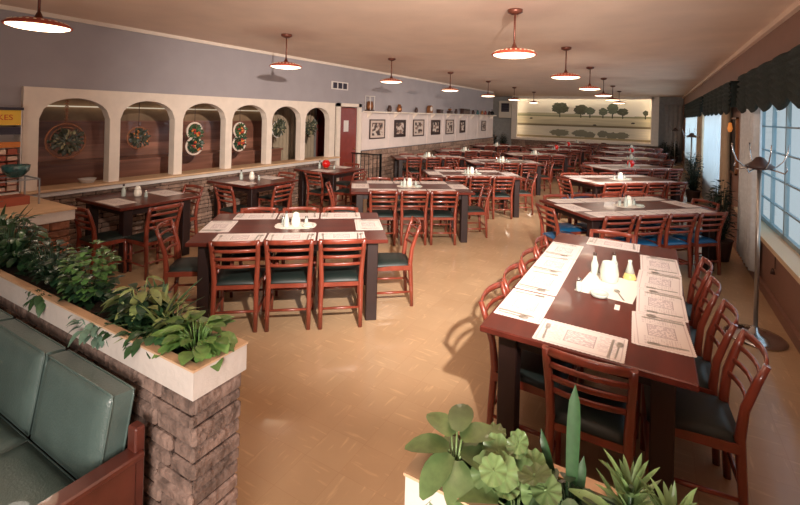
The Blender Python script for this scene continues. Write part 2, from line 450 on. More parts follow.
# lobby behind the arches
b = MB(); b.m('lobby').box(LBX - .2, LBX, YF, 8.9, 0, ZC)
b.m('olive').box(LBX, LBX + .02, YF, 7.7, 1.62, 2.3)
b.m('lobby_dark').box(LBX, LBX + .03, YF, 7.7, 1.22, 1.6)
b.m('wall_b').box(LBX - .2, LBX, 8.9, YB, 0, ZC)
struct(b.build('wall_lobby'))
struct(MB().box(LBX, XL - .12, 13.0, 13.1, 0, ZC).build('wall_lobby_end', 'beige'))
struct(MB().box(LBX, XL - .12, 18.88, 18.98, 0, ZC).build('wall_alcove', 'dark_wall'))

# stone courses --------------------------------------------------
def courses(b, x0, x1, y0, y1, z0, z1, faces, rh=(.05, .09), ln=(.14, .34), key='stone', seed=1, dep=.018, gap=.006):
    """rough stones on the named faces (x-, x+, y-, y+) of a block"""
    R = random.Random(seed); b.m(key)
    z = z0
    while z < z1 - .012:
        h = R.uniform(*rh)
        if z1 - z - h < rh[0]: h = z1 - z
        for f in faces:
            a0, a1 = (y0, y1) if f[0] == 'x' else (x0, x1)
            p = a0
            while p < a1 - .01:
                l = R.uniform(*ln)
                if a1 - p - l < ln[0] * .7: l = a1 - p
                d = dep * R.uniform(.4, 1.2); zz0, zz1 = z + gap / 2, z + h - gap / 2
                e0 = -.02 if p == a0 else 0; e1 = .02 if abs(p + l - a1) < 1e-6 else 0
                q0, q1 = p + gap / 2 + min(0, e0 + .004), p + l - gap / 2 + max(0, e1 - .004)
                c = min(.012, h * .2)
                if f == 'x+': b.box(x1 - .01, x1 + d, q0, q1, zz0, zz1, ch=c)
                if f == 'x-': b.box(x0 - d, x0 + .01, q0, q1, zz0, zz1, ch=c)
                if f == 'y+': b.box(q0, q1, y1 - .01, y1 + d, zz0, zz1, ch=c)
                if f == 'y-': b.box(q0, q1, y0 - d, y0 + .01, zz0, zz1, ch=c)
                p += l
        z += h
    return b

# arched partition: one thing with base, ledge and arched panel
P = empty('arched_partition', (XL, 5.0, 0))
tag(P, 'cream partition of six arches over a rough stone half wall by the wall tables', 'partition')
def pchild(b, name, key=None): o = b.build(name, key, P); o.matrix_parent_inverse = Matrix.Translation((-XL, -5.0, 0)); return o
PX0, PX1 = XL - .12, XL + .06
b = MB(); b.m('mortar').box(PX0, PX1 - .02, 2.10, 7.80, 0, .80)
courses(b, PX0, PX1 - .02, 2.10, 7.80, .0, .80, ('x+', 'y+'), seed=4, rh=(.045, .075))
pchild(b, 'stone_base')
b = MB(); b.box(PX0 - .1, PX1 + .10, 2.05, 7.86, .845, .875, ch=.008)
b.m('x').box(0, 0, 0, 0, 0, 0) if False else None
pchild(b, 'ledge_top', 'capwood')
pchild(MB().box(PX0 - .06, PX1 + .07, 2.08, 7.83, .79, .845, ch=.006), 'ledge_band', 'cap')
# panel outline with arches in (y, z)
AR = [(2.33 + .895 * i, 2.33 + .895 * i + .765) for i in range(6)]
ZS, ZT, ZP = 1.70, 1.955, 2.07
b = MB()
def pan(y0, z0, y1, z1): b.box(PX1 - .13, PX1, y0, y1, z0, z1)
pan(2.18, .875, AR[0][0], ZP)
for i in range(5): pan(AR[i][1], .875, AR[i + 1][0], ZP)
pan(AR[5][1], .875, 7.76, ZP)
for y0, y1 in AR:
    N = 18; c = (y0 + y1) / 2; hw = (y1 - y0) / 2
    for k in range(N):
        ya, yb = y0 + (y1 - y0) * k / N, y0 + (y1 - y0) * (k + 1) / N
        za = ZS + (ZT - ZS) * math.sqrt(max(0, 1 - ((ya - c) / hw) ** 2)); zb = ZS + (ZT - ZS) * math.sqrt(max(0, 1 - ((yb - c) / hw) ** 2))
        v = [b.bm.verts.new(p) for p in ((PX1 - .13, ya, za), (PX1 - .13, yb, zb), (PX1 - .13, yb, ZP), (PX1 - .13, ya, ZP),
                                         (PX1, ya, za), (PX1, yb, zb), (PX1, yb, ZP), (PX1, ya, ZP))]
        for f in ((0, 3, 2, 1), (4, 5, 6, 7), (0, 1, 5, 4), (2, 3, 7, 6)): b._face([v[i] for i in f])
pchild(b, 'arched_panel', 'cream')
# lobby furnishing seen through the arches
o = MB().box(LBX + .03, LBX + .09, 2.6, 7.7, 1.84, 1.86).build('wall_tube_light', 'dimtube')
tag(o, 'thin lit strip along the top of the brown lobby wall behind the arches', 'light')
o = MB(); o.box(LBX + .03, LBX + .55, 1.0, 7.6, 0, .95).box(LBX + .03, LBX + .6, .98, 7.62, .95, .99)
tag(o.build('lobby_counter', 'lobby_dark'), 'long dark wooden counter in the lobby behind the arches', 'counter')
def drape(b, x, y0, y1, z0, z1, amp=.03, wl=.13, axis='y', th=.006, nz=6):
    n = max(8, int((y1 - y0) / wl * 8)); G = []
    for j in range(nz + 1):
        z = z0 + (z1 - z0) * j / nz; row = []
        for i in range(n + 1):
            y = y0 + (y1 - y0) * i / n; a = amp * (1.15 - .3 * j / nz) * math.sin(2 * PI * (y - y0) / wl + .4 * math.sin(y * 7))
            row.append(b.bm.verts.new((x + a, y, z) if axis == 'y' else (y, x + a, z)))
        G.append(row)
    for j in range(nz):
        for i in range(n): b._face([G[j][i], G[j][i + 1], G[j + 1][i + 1], G[j + 1][i]], True)
    return b
o = drape(MB(), LBX + .12, 7.75, 9.2, .0, 2.6).build('lobby_curtain', 'beige', solid=.006)
tag(o, 'beige curtain hanging in the lobby behind the fifth arch', 'curtain')
D = empty('lobby_door', (LBX + .02, 9.9, 0)); tag(D, 'red lobby door with small window seen through the last arch', 'door')
MB().box(0, .05, -.45, .45, 0, 2.05).build('door_leaf', 'reddoor', D)
MB().box(.05, .06, -.12, .12, 1.3, 1.62).build('door_window', 'cap', D)
# red door in the left wall
struct(MB().box(XL - .06, XL - .02, 8.02, 8.68, 0, 1.98).build('door_1', 'reddoor'))
dd = bpy.data.objects['door_1']
MB().box(XL - .03, XL - .015, 8.18, 8.36, 1.42, 1.68).build('door_window', 'cap', dd)
MB().lathe([(.02, 0), (.03, .03), (.001, .05)], 10, Matrix.Translation((XL - .02, 8.60, 1.0)) @ Matrix.Rotation(PI / 2, 4, 'Y')).build('door_knob', 'brass', dd)
b = MB(); b.box(XL - .02, XL + .03, 7.88, 8.00, 0, 2.08).box(XL - .02, XL + .03, 8.70, 8.82, 0, 2.08).box(XL - .02, XL + .03, 7.88, 8.82, 2.0, 2.08)
struct(b.build('trim_4', 'cream'))
# stone wainscot under the panelling
b = MB(); b.m('mortar').box(XL - .02, XL + .05, 8.84, 18.9, 0, .93)
courses(b, XL - .02, XL + .05, 8.84, 18.9, 0, .93, ('x+',), seed=9, rh=(.09, .14), ln=(.3, .6)); struct(b.build('trim_5'))

# ------------------------------------------------------------------ mural
def nz(x, y, s=1): return noise.noise(Vector((x * s, y * s, 3.1)))
TREES = [(.345, .76, .066, .14), (.50, .72, .052, .125), (.565, .69, .036, .09), (.657, .685, .032, .09), (.722, .75, .038, .13), (.79, .68, .038, .085), (.94, .665, .018, .06)]
def mural(u, v):
    H = .575; Wt = .295
    if v > H + .015 * nz(u, 0, 6):
        c = Vector((240, 232, 216)).lerp(Vector((226, 220, 206)), v)
        if v < H + .05 + .03 * nz(u, 5, 9) and u < .5: c = Vector((176, 170, 140))
        c += Vector((8, 8, 8)) * nz(u, v, 5)
    elif v > Wt:
        f = (v - Wt) / (H - Wt); c = Vector((176, 164, 136)).lerp(Vector((212, 200, 168)), f); c += Vector((22, 20, 14)) * nz(u * 2, v * 9, 3)
        if f < .18: c = Vector((112, 98, 70))
        if f > .86: c = Vector((140, 138, 104))
    else:
        c = Vector((206, 196, 176)) + Vector((14, 12, 10)) * nz(u * 3, v * 14, 3)
        for tx, tz, rx, rz in TREES[:6]:
            yy = .12 + .02 * math.sin(tx * 40)
            if ((u - tx) / (rx * 1.1)) ** 2 + ((v - yy) / .085) ** 2 < 1 + .5 * nz(u, v, 40): c = Vector((116, 112, 92))
        if v < .05: c = Vector((150, 132, 94))
    for k, (tx, tz, rx, rz) in enumerate(TREES):
        if abs(u - tx) < .004 and H - .05 < v < tz: c = Vector((70, 66, 52))
        if ((u - tx) / rx) ** 2 + ((v - tz) / rz) ** 2 < 1 + .45 * nz(u, v, 34):
            c = Vector((92, 98, 78)) if k in (2, 3, 4) else Vector((74, 76, 56))
            c += Vector((24, 24, 20)) * nz(u, v, 60)
    for (cx, cz) in ((.12, .48), (.60, .35), (.86, .42)):
        if ((u - cx) / .012) ** 2 + ((v - cz) / .02) ** 2 < 1: c = Vector((58, 48, 40))
    return tuple(max(10, min(250, q)) for q in c)
MU = empty('mural_box', (-3.2, YB - .5, 0)); tag(MU, 'wide pastoral mural of trees by a pond in a lit cream frame', 'mural')
mx0, mx1, mz0, mz1 = -6.55, .15, .80, 2.92
o = painted('mural_panel', mx1 - mx0 - .3, mz1 - mz0 - .1, 230, 84, mural, parent=MU)
o.matrix_basis = Matrix.Translation(((mx0 + mx1) / 2 + 3.2, .34, (mz0 + mz1) / 2)) @ Matrix.Rotation(PI / 2, 4, 'X')
b = MB()
b.box(mx0 + 3.2, mx0 + 3.38, -.1, .48, mz0 - .1, mz1 + .03); b.box(mx1 + 3.02, mx1 + 3.2, -.1, .48, mz0 - .1, mz1 + .03)
b.box(mx0 + 3.38, mx1 + 3.02, -.1, .48, mz0 - .1, mz0); b.box(mx0 + 3.38, mx1 + 3.02, -.08, .48, mz1 - .01, mz1 + .03)
b.box(mx0 + 3.38, mx1 + 3.02, .36, .48, mz0, mz1)
b.box(mx0 + 3.38, mx0 + 3.50, -.1, -.08, mz0, mz1).box(mx1 + 2.90, mx1 + 3.02, -.1, -.08, mz0, mz1).box(mx0 + 3.38, mx1 + 3.02, -.1, -.08, mz1 - .10, mz1 + .03)
b.build('frame', 'cream', MU)
b = MB()
for x in (mx0 + 3.42, mx1 + 2.95): b.box(x, x + .03, .0, .03, mz0 + .05, mz1 - .06)
b.build('cove_tube', 'tube', MU)
b = MB(); b.box(mx0 + 3.5, mx1 + 2.9, -.02, .01, mz1 - .06, mz1 - .03); b.build('cove_tube', 'tube', MU)
b = MB(); b.m('mortar').box(-6.6, .25, YB - .3, YB - .02, 0, .68); courses(b, -6.6, .25, YB - .3, YB - .02, 0, .68, ('y-', 'x+'), seed=12, rh=(.08, .13), ln=(.25, .5), key='stone')
struct(b.build('trim_6'))
drp = drape(MB(), YB - .08, .35, 1.05, .1, 2.6, axis='x', amp=.025, wl=.18).build('wall_drape', 'wall_b', solid=.006)
tag(drp, 'grey drape on the back wall right of the mural', 'curtain')

# ------------------------------------------------------------------ ceiling lamps
def make_lamp():
    r = empty('pendant_lamp')
    MB().lathe([(.001, 0), (.075, 0), (.075, -.03), (.03, -.05), (.001, -.05)], 16).build('ceiling_cap', 'lampstem', r)
    MB().sweep([(0, 0, -.04), (0, 0, -.40)], .010, sides=8).lathe([(.012, -.34), (.03, -.385), (.05, -.395), (.001, -.396)], 12).build('stem', 'lampstem', r)
    MB().lathe([(.04, -.39), (.12, -.402), (.20, -.432), (.225, -.452), (.22, -.462), (.19, -.45), (.1, -.43), (.04, -.42)], 36).build('shade', 'lampred', r)
    b = MB()
    for k in range(26):
        a = 2 * PI * k / 26; m = Matrix.Translation((.186 * math.cos(a), .186 * math.sin(a), -.4245)) @ Matrix.Rotation(a, 4, 'Z') @ Matrix.Rotation(rad(22), 4, 'Y')
        b.lathe([(.011, 0), (.011, .004)], 8, m)
    b.build('shade_hole_pattern', 'lampcream', r)
    MB().lathe([(.001, -.485), (.10, -.482), (.17, -.474), (.205, -.462), (.205, -.456), (.001, -.456)], 32).build('diffuser', 'diffuser', r)
    return r
lamp0 = make_lamp()
LL = [(-4.3, 1.60), (-4.55, 4.57), (-4.5, 7.35), (-4.5, 10.2), (-4.5, 13.1), (-4.5, 16.0), (-4.5, 19.0)]
LR = [(-1.25, 4.4), (-1.2, 7.05), (-1.2, 9.9), (-1.2, 12.7), (-1.2, 15.6), (-1.2, 18.5)]
ordn = ['nearest', 'second', 'third', 'fourth', 'fifth', 'sixth', 'seventh']
first = True
for row, L in (('left', LL), ('right', LR)):
    for i, (x, y) in enumerate(L):
        o = lamp0 if first else copy_tree(lamp0); first = False
        o.location = (x, y, ZC)
        nm = ('nearest' if i == 0 else ordn[i] + ' from the front')
        tag(o, 'round copper-rimmed pendant lamp with glowing white underside, %s in the %s row' % (nm, row), 'lamp', 'pendant lamps')
        pl = bpy.data.lights.new('lamp_bulb', 'POINT'); pl.energy = LAMP_POWER; pl.color = WARM; pl.shadow_soft_size = .17
        po = bpy.data.objects.new('lamp_bulb', pl); COL.objects.link(po); po.location = (x, y, ZC - .55)

# ------------------------------------------------------------------ tables
def make_table(L, Wd, key):
    r = empty(key)
    MB().box(-L / 2, L / 2, -Wd / 2, Wd / 2, .715, .75, ch=.006).build('tabletop', 'table', r)
    ins = .08
    b = MB(); a, c = L / 2 - ins - .03, Wd / 2 - ins - .03
    b.box(-a, a, -c, -c + .025, .63, .715).box(-a, a, c - .025, c, .63, .715).box(-a, -a + .025, -c, c, .63, .715).box(a - .025, a, -c, c, .63, .715)
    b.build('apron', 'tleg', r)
    for sx in (-1, 1):
        for sy in (-1, 1):
            cx, cy = sx * (L / 2 - ins - .05), sy * (Wd / 2 - ins - .05)
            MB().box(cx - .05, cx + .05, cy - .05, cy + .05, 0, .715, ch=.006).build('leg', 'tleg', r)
    return r

def chair_parts(seatkey, merged=False):
    r = empty('ladderback_chair') if not merged else None
    out = []
    def fin(b, name, key):
        if not merged: b.build(name, key, r)
    big = MB() if merged else None
    def nb(key):
        if merged: big.m(key); return big
        return MB()
    sd = 6 if merged else 8
    # back legs: sweep from foot, in at the seat, out and back at the top
    for s in (-1, 1):
        pts = [(s * .172, -.205, 0), (s * .172, -.195, .20), (s * .170, -.180, .42), (s * .176, -.195, .56), (s * .183, -.238, .70), (s * .186, -.27, .785)]
        b = nb('chair'); b.sweep(pts, [.019, .020, .022, .021, .020, .017], [.018, .02, .023, .02, .017, .014], sd, sq=.7); fin(b, 'leg', 'chair')
    for s in (-1, 1):
        b = nb('chair'); b.sweep([(s * .185, .185, 0), (s * .187, .18, .385)], [.015, .019], None, sd, sq=.7); fin(b, 'leg', 'chair')
    # slats
    for k, (z, h) in enumerate(((.768, .021), (.696, .014), (.624, .014), (.552, .014))):
        f = (z - .56) / (.785 - .56); xw = .175 + .011 * f; yb = -.195 - .075 * f
        pts = [(xw * math.sin(t * PI / 2 * .999) if False else xw * t, yb - .035 * (1 - t * t), z + .006 * (1 - t * t)) for t in (-1, -.6, -.2, .2, .6, 1)]
        b = nb('chair'); b.sweep(pts, .008, h, sd, sq=.7)
        fin(b, 'top_rail' if k == 0 else 'back_slat', 'chair')
    b = nb('chair')
    b.box(-.19, .19, .155, .185, .355, .40).box(-.18, .18, -.19, -.165, .355, .40).box(-.195, -.17, -.18, .17, .355, .40).box(.17, .195, -.18, .17, .355, .40)
    fin(b, 'seat_frame', 'chair')
    b = nb(seatkey)
    m = Matrix.Identity(4)
    N = 6; V = []
    for j in range(N + 1):
        row = []
        for i in range(N + 1):
            u, v = i / N * 2 - 1, j / N * 2 - 1
            wx = .195 + .01 * v; row.append(b.bm.verts.new((u * wx, v * .195, .403 + .032 * (1 - u ** 4) * (1 - v ** 4) ** .5)))
        V.append(row)
    for j in range(N):
        for i in range(N): b._face([V[j][i], V[j][i + 1], V[j + 1][i + 1], V[j + 1][i]], True)
    ring = [V[0][i] for i in range(N + 1)] + [V[j][N] for j in range(1, N + 1)] + [V[N][i] for i in range(N - 1, -1, -1)] + [V[j][0] for j in range(N - 1, 0, -1)]
    low = [b.bm.verts.new((v.co.x * .97, v.co.y * .97, .39)) for v in ring]
    for i in range(len(ring)): b._face([ring[i], low[i], low[(i + 1) % len(ring)], ring[(i + 1) % len(ring)]], True)
    b._face(list(reversed(low)))
    fin(b, 'seat', seatkey)
    def rung(p, q):
        p, q = Vector(p), Vector(q); mid = (p + q) / 2
        b = nb('chair'); b.sweep([p, mid, q], [.009, .013, .009], None, sd); fin(b, 'stretcher', 'chair')
    rung((-.178, -.198, .17), (.178, -.198, .17)); rung((-.186, .183, .20), (.186, .183, .20))
    for s in (-1, 1): rung((s * .178, -.195, .14), (s * .186, .183, .14))
    if merged:
        b = big; o = b.build('ladderback_chair'); return o
    return r
chair_src = {}
def place_chair(kind, x, y, rz, label, group):
    R = random.Random(hash((round(x * 100), round(y * 100))) & 0xffff)
    key = kind
    if key not in chair_src:
        o = chair_parts('seat_daylit' if 'daylit' in kind else 'seat_green', 'far' in kind); chair_src[key] = o
    else: o = copy_tree(chair_src[key])
    o.location = (x, y, 0); o.rotation_euler = (0, 0, rz + rad(R.uniform(-1.5, 1.5)))
    tag(o, label, 'chair', group); return o

# placemat print: thin border, a drawing and lines of small grey marks
def matcol(u, v):
    e = min(u, 1 - u) * .42, min(v, 1 - v) * .29
    c = Vector((230, 218, 211))
    if .012 < min(e) < .017: c = Vector((206, 188, 184))
    du, dv = abs(u - .5), abs(v - .5)
    if du < .17 and dv < .26:
        c = Vector((204, 188, 186)) if nz(u, v, 26) > -.05 else Vector((232, 218, 212))
        if du > .158 or dv > .24: c = Vector((186, 168, 166))
    elif .2 < du < .42 and dv < .34:
        if int(v * 42) % 2 == 0 and nz(u * 2, int(v * 42), 13) > -.1: c = Vector((212, 196, 192))
    return tuple(c)
def scal(u, v, x, y, ex, ey):
    if ex: x += math.copysign(.0035 * abs(math.sin(v * PI * 14)), x)
    if ey: y += math.copysign(.0035 * abs(math.sin(u * PI * 20)), y)
    return x, y
mat0 = painted('placemat', .415, .255, 80, 50, matcol, 'paper', edge=scal, thick=.0015)
def plainmat():
    return painted('placemat', .415, .255, 20, 14, matcol, 'paper', thick=.0015)
mat_far = plainmat()
used = {'mat0': False, 'matf': False}
def place_mat(x, y, rz, label, group, far=False, z=.7502):
    src = mat_far if far else mat0; k = 'matf' if far else 'mat0'
    o = src if not used[k] else src.copy()
    if used[k]: COL.objects.link(o)
    used[k] = True
    o.location = (x, y, z); o.rotation_euler = (0, 0, rz); tag(o, label, 'placemat', group); return o
# cutlery
def make_fork():
    b = MB(); b.box(-.004, .004, -.09, .03, .0, .002, ch=.0008).box(-.0055, .0055, -.095, -.05, 0, .0022, ch=.0008).box(-.011, .011, .03, .045, .0, .002)
    for i in range(4): b.box(-.011 + i * .0062, -.0075 + i * .0062, .045, .085, .0, .002)
    return b.build('fork', 'steel')
def make_knife():
    b = MB(); b.box(-.006, .006, -.10, 0, 0, .003, ch=.001); b.prism([(-.007, 0), (.005, 0), (.005, .09), (0, .105), (-.007, .09)], 0, .0016)
    return b.build('knife', 'steel')
def make_spoon():
    b = MB(); b.box(-.004, .004, -.09, .035, 0, .002, ch=.0008)
    b.lathe([(.001, .0005), (.012, .001), (.018, .004), (.017, .0046), (.001, .0016)], 14, Matrix.Translation((0, .055, 0)) @ Matrix.Diagonal((1, 1.5, 1, 1)))
    return b.build('spoon', 'steel')
cut_src = {}
def place_cut(kind, x, y, rz, label, z=.7535):
    if kind not in cut_src: o = {'fork': make_fork, 'knife': make_knife, 'spoon': make_spoon}[kind](); cut_src[kind] = o
    else: o = cut_src[kind].copy(); COL.objects.link(o)
    o.location = (x, y, z); o.rotation_euler = (0, 0, rz); tag(o, label, kind, 'cutlery on the placemats')

# table-top condiments
def mk_sugar():
    r = empty('sugar_dispenser')
    MB().lathe([(.03, 0), (.042, .005), (.045, .04), (.040, .075), (.034, .085)], 18).build('jar', 'china', r)
    MB().lathe([(.035, .085), (.036, .095), (.028, .12), (.012, .13), (.001, .132)], 18).build('lid', 'china', r); return r
def mk_shaker():
    r = empty('salt_shaker')
    MB().lathe([(.018, 0), (.02, .004), (.016, .05), (.013, .065)], 12).build('bottle', 'bottleglass', r)
    MB().lathe([(.014, .065), (.015, .075), (.010, .085), (.001, .088)], 12).build('cap', 'chrome', r); return r
def mk_bottle():
    r = empty('sauce_bottle')
    MB().lathe([(.024, 0), (.026, .005), (.026, .07), (.014, .10), (.010, .13)], 14).build('bottle', 'bottleglass', r)
    MB().lathe([(.012, .13), (.012, .15), (.001, .152)], 12).build('cap', 'antique', r); return r
def mk_globe():
    r = empty('candle_globe')
    MB().lathe([(.036, 0), (.04, .012), (.07, .04), (.085, .08), (.075, .125), (.05, .152), (.05, .16), (.042, .157)], 18).build('glass_globe', 'redglobe', r)
    MB().lathe([(.037, -.001), (.044, .004), (.039, .014)], 18).build('foot', 'brass', r); return r
def mk_doily():
    b = MB(); pts = []
    for k in range(64):
        a = 2 * PI * k / 64; e = 1 + .06 * abs(math.sin(k * PI / 4)); x, y = math.cos(a), math.sin(a)
        sq = (abs(x) ** 3 + abs(y) ** 3) ** (-1 / 3); pts.append((x * sq * e * .19, y * sq * e * .13))
    b.prism(pts, 0, .001); return b.build('paper_doily', 'white')
def mk_ashtray():
    return MB().lathe([(.03, 0), (.05, .004), (.055, .022), (.052, .024), (.046, .01), (.001, .006)], 18).build('ashtray', 'bottleglass')
srcs = {}
MK = dict(sugar=(mk_sugar, 'sugar dispenser'), shaker=(mk_shaker, 'shaker'), bottle=(mk_bottle, 'bottle'), globe=(mk_globe, 'candle holder'), doily=(mk_doily, 'doily'), ashtray=(mk_ashtray, 'ashtray'))
def put(kind, x, y, z, rz, label, group=None):
    if kind not in srcs: o = MK[kind][0](); srcs[kind] = o
    else: o = copy_tree(srcs[kind])
    o.location = (x, y, z); o.rotation_euler = (0, 0, rz); tag(o, label, MK[kind][1], group or 'table centre pieces'); return o

side_name = {1: ['middle'], 2: ['left', 'right'], 3: ['leftmost', 'middle', 'rightmost'], 4: ['leftmost', 'second-left', 'third-left', 'rightmost']}
def setting(px, py, rz, where, far, cutlery, zoff=0, grp='placemats'):
    """placemat with its reading side towards rz-facing diner at local -y"""
    place_mat(px, py, rz, 'white paper placemat, ' + where, grp, far)
    if cutlery:
        def w(lx, ly): c, s = math.cos(rz), math.sin(rz); return px + lx * c - ly * s, py + lx * s + ly * c
        x, y = w(-.165, -.01); place_cut('fork', x, y, rz + .05, 'steel fork, ' + where)
        x, y = w(.145, -.02); place_cut('knife', x, y, rz - .04, 'steel knife, ' + where)
        x, y = w(.175, -.02); place_cut('spoon', x, y, rz - .06, 'steel spoon, ' + where)

def dining(fl, ang, L, Wd, n, name, seat='green', far=False, cut=False, outn=.02, outf=.02, oute=.28, ends=(1, 1), centre='sugar', mats=True, table_kind='dining_table', tl=None, farside=True, pitch=.44, tcache={}):
    """fl = front-left corner; the near side runs from it at angle ang"""
    a = rad(ang); ux, uy = math.cos(a), math.sin(a); vx, vy = -uy, ux
    cx, cy = fl[0] + ux * L / 2 + vx * Wd / 2, fl[1] + uy * L / 2 + vy * Wd / 2
    def w(lx, ly): return cx + lx * ux + ly * vx, cy + lx * uy + ly * vy
    k = (L, Wd)
    if k not in tcache: t = make_table(L, Wd, table_kind); tcache[k] = t
    else: t = copy_tree(tcache[k])
    t.location = (cx, cy, 0); t.rotation_euler = (0, 0, a); tag(t, tl, 'table', 'dining tables')
    kind = ('far_' if far else '') + seat
    seatw = 'dark green' if seat == 'green' else 'daylit'
    sides = [(-1, outn, 'near side')] + ([(1, outf, 'far side')] if farside else [])
    for s, out, sn in sides:
        for i in range(n):
            lx = (i - (n - 1) / 2) * pitch; ly = s * (Wd / 2 + out - .2)
            x, y = w(lx, ly); rz = a if s < 0 else a + PI
            nm = side_name[n][i]
            place_chair(kind, x, y, rz, 'red ladder-back chair, %s on the %s of %s' % (nm, sn, name), 'chairs at ' + name)
            if mats:
                mx, my = w(lx, s * (Wd / 2 - .14)); setting(mx, my, rz, '%s on the %s of %s' % (nm, sn, name), far, cut and (s < 0 or True), grp='placemats on ' + name)
    for s, sn in ((-1, 'left end'), (1, 'right end')):
        if ends[0 if s < 0 else 1]:
            x, y = w(s * (L / 2 + oute - .2), -.02); rz = a - PI / 2 if s < 0 else a + PI / 2
            place_chair(kind, x, y, rz, 'red ladder-back chair at the %s of %s' % (sn, name), 'chairs at ' + name)
            if mats: mx, my = w(s * (L / 2 - .14), 0); setting(mx, my, rz, '%s of %s' % (sn, name), far, cut, grp='placemats on ' + name)
    z = .7502
    x, y = w(0, 0)
    put('doily', x, y, z, a, 'white lace paper doily at the centre of ' + name)
    z += .001
    if centre == 'globe': put('globe', x, y, z + .002, a, 'red glass candle globe on ' + name)
    else: put('sugar', x, y, z, a, 'white milk-glass sugar dispenser on ' + name)
    for dx, kd, nm in ((-.12, 'shaker', 'left'), (-.085, 'bottle', 'left'), (.10, 'shaker', 'right')):
        x, y = w(dx, .02 if kd == 'shaker' else -.05)
        put(kd, x, y, z, a, ('glass salt shaker %s of the doily on %s' if kd == 'shaker' else 'small clear sauce bottle %s of the doily on %s') % (nm, name))
    x, y = w(.12, -.06); put('ashtray', x, y, z, a, 'clear glass ashtray on ' + name)
    return w

# middle row
dining((-3.36, 2.28), 38.5, 1.70, 1.08, 3, 'the table behind the planter', cut=True, tl='dark red wooden dining table for eight, nearest in the middle row behind the planter')
dining((-3.70, 5.03), 36, 1.80, 1.05, 3, 'the second middle-row table', tl='dark wooden dining table, second from the front in the middle row')
dining((-3.46, 7.12), 36, 1.76, 1.05, 3, 'the third middle-row table', outn=.02, tl='dark wooden dining table, third from the front in the middle row')
mid = [((-3.65, 9.75), 'fourth'), ((-3.5, 12.55), 'fifth'), ((-3.4, 15.2), 'sixth'), ((-3.4, 17.7), 'seventh'), ((-3.4, 20.2), 'eighth')]
for (p, o_) in mid:
    dining(p, 36, 1.76, 1.05, 3, 'the %s middle-row table' % o_, far=True, centre='globe' if o_ in ('sixth', 'seventh') else 'sugar', tl='dark wooden dining table, %s from the front in the middle row' % o_)
# far left row along the picture wall
for (p, o_) in [((-5.6, 9.5), 'nearest'), ((-5.6, 12.1), 'second'), ((-5.6, 15.3), 'third')]:
    dining(p, 42, 1.9, .8, 3, 'the %s picture-wall table' % o_, far=True, ends=(0, 1), pitch=.5, tl='dark wooden dining table along the picture wall, %s of three' % o_)
# right row by the windows
rr = [((-.60, 5.38), 'nearest'), ((-.86, 8.13), 'second'), ((-.80, 10.65), 'third'), ((-.89, 13.14), 'fourth'), ((-1.0, 15.8), 'fifth'), ((-1.1, 18.4), 'sixth')]
for i, (p, o_) in enumerate(rr):
    dining(p, 44, 1.95, 1.08, 4, 'the %s window-row table' % o_, seat='daylit' if i < 2 else 'green', far=i > 1, ends=(1, 0 if i else 1), oute=.2,
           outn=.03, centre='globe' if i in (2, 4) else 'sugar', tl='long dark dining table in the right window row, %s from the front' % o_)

# square tables under the arches
def square_table(x0, y0, name, centre, seed):
    t = make_table(1.0, .98, 'square_table') if 'sq' not in srcs else copy_tree(srcs['sq'])
    srcs['sq'] = srcs.get('sq', t)
    cx, cy = x0 + .5, y0 + .49
    t.location = (cx, cy, 0); t.rotation_euler = (0, 0, 0); tag(t, 'square dark wooden table against the stone partition, %s' % name[1], 'table', 'square tables under the arches')
    nm = name[0]; g = 'chairs at the square tables'
    place_chair('green', cx + .24, y0 - .02, 0, 'red ladder-back chair at the near side of %s' % nm, g)
    place_chair('green', x0 + 1.0 + .11, cy - .20, PI / 2, 'red ladder-back chair at the aisle side of %s' % nm, g)
    place_chair('green', cx - .02, y0 + .98 + .0, PI, 'red ladder-back chair at the far side of %s' % nm, g)
    for (mx, my, rz, w_) in ((cx + .1, y0 + .16, 0, 'near side'), (cx, y0 + .98 - .16, PI, 'far side')):
        setting(mx, my, rz, '%s of %s' % (w_, nm), False, False, grp='placemats on the square tables')
    z = .7502
    if centre == 'globe': put('globe', cx - .1, cy, z + .002, 0, 'red glass candle globe on ' + nm)
    else: put('sugar', cx - .05, cy, z, 0, 'white milk-glass sugar dispenser on ' + nm)
    put('bottle', cx - .18, cy - .1, z, 0, 'small clear sauce bottle on ' + nm); put('shaker', cx + .08, cy + .03, z, 0, 'glass salt shaker on ' + nm)
square_table(-6.06, 2.66, ('the square table nearest the pedestal', 'nearest, below the first arches'), 'bottle', 1)
square_table(-6.06, 4.46, ('the middle square table under the arches', 'middle of the three'), 'sugar', 2)
square_table(-6.06, 6.36, ('the farthest square table under the arches', 'farthest, by the iron railing'), 'globe', 3)

# the big foreground table -------------------------------------------------
BX0, BX1, BY0, BY1 = -.79, .19, 2.26, 4.52
bt = make_table(BY1 - BY0, BX1 - BX0, 'long_table'); bt.location = ((BX0 + BX1) / 2, (BY0 + BY1) / 2, 0); bt.rotation_euler = (0, 0, PI / 2)
tag(bt, 'long dark mahogany table in the right foreground, set for ten with placemats', 'table')
bn = 'the big foreground table'
wh = ['nearest', 'second', 'third', 'farthest']
for i, y in enumerate((2.66, 3.10, 3.55, 4.00)):
    place_chair('green', BX0 + .2, y, -PI / 2, 'red ladder-back chair, %s on the left side of %s' % (wh[i], bn), 'chairs at the big foreground table')
for i, (y, x, r) in enumerate(((2.70, .18, 3), (3.14, .13, 0), (3.60, .10, -2), (4.08, .10, 0))):
    place_chair('green', x, y, PI / 2 + rad(r), 'red ladder-back chair, %s on the window side of %s' % (wh[i], bn), 'chairs at the big foreground table')
place_chair('green', -.245, BY0 + .17, rad(1), 'red ladder-back chair at the near end of %s behind the foreground plants' % bn, 'chairs at the big foreground table')
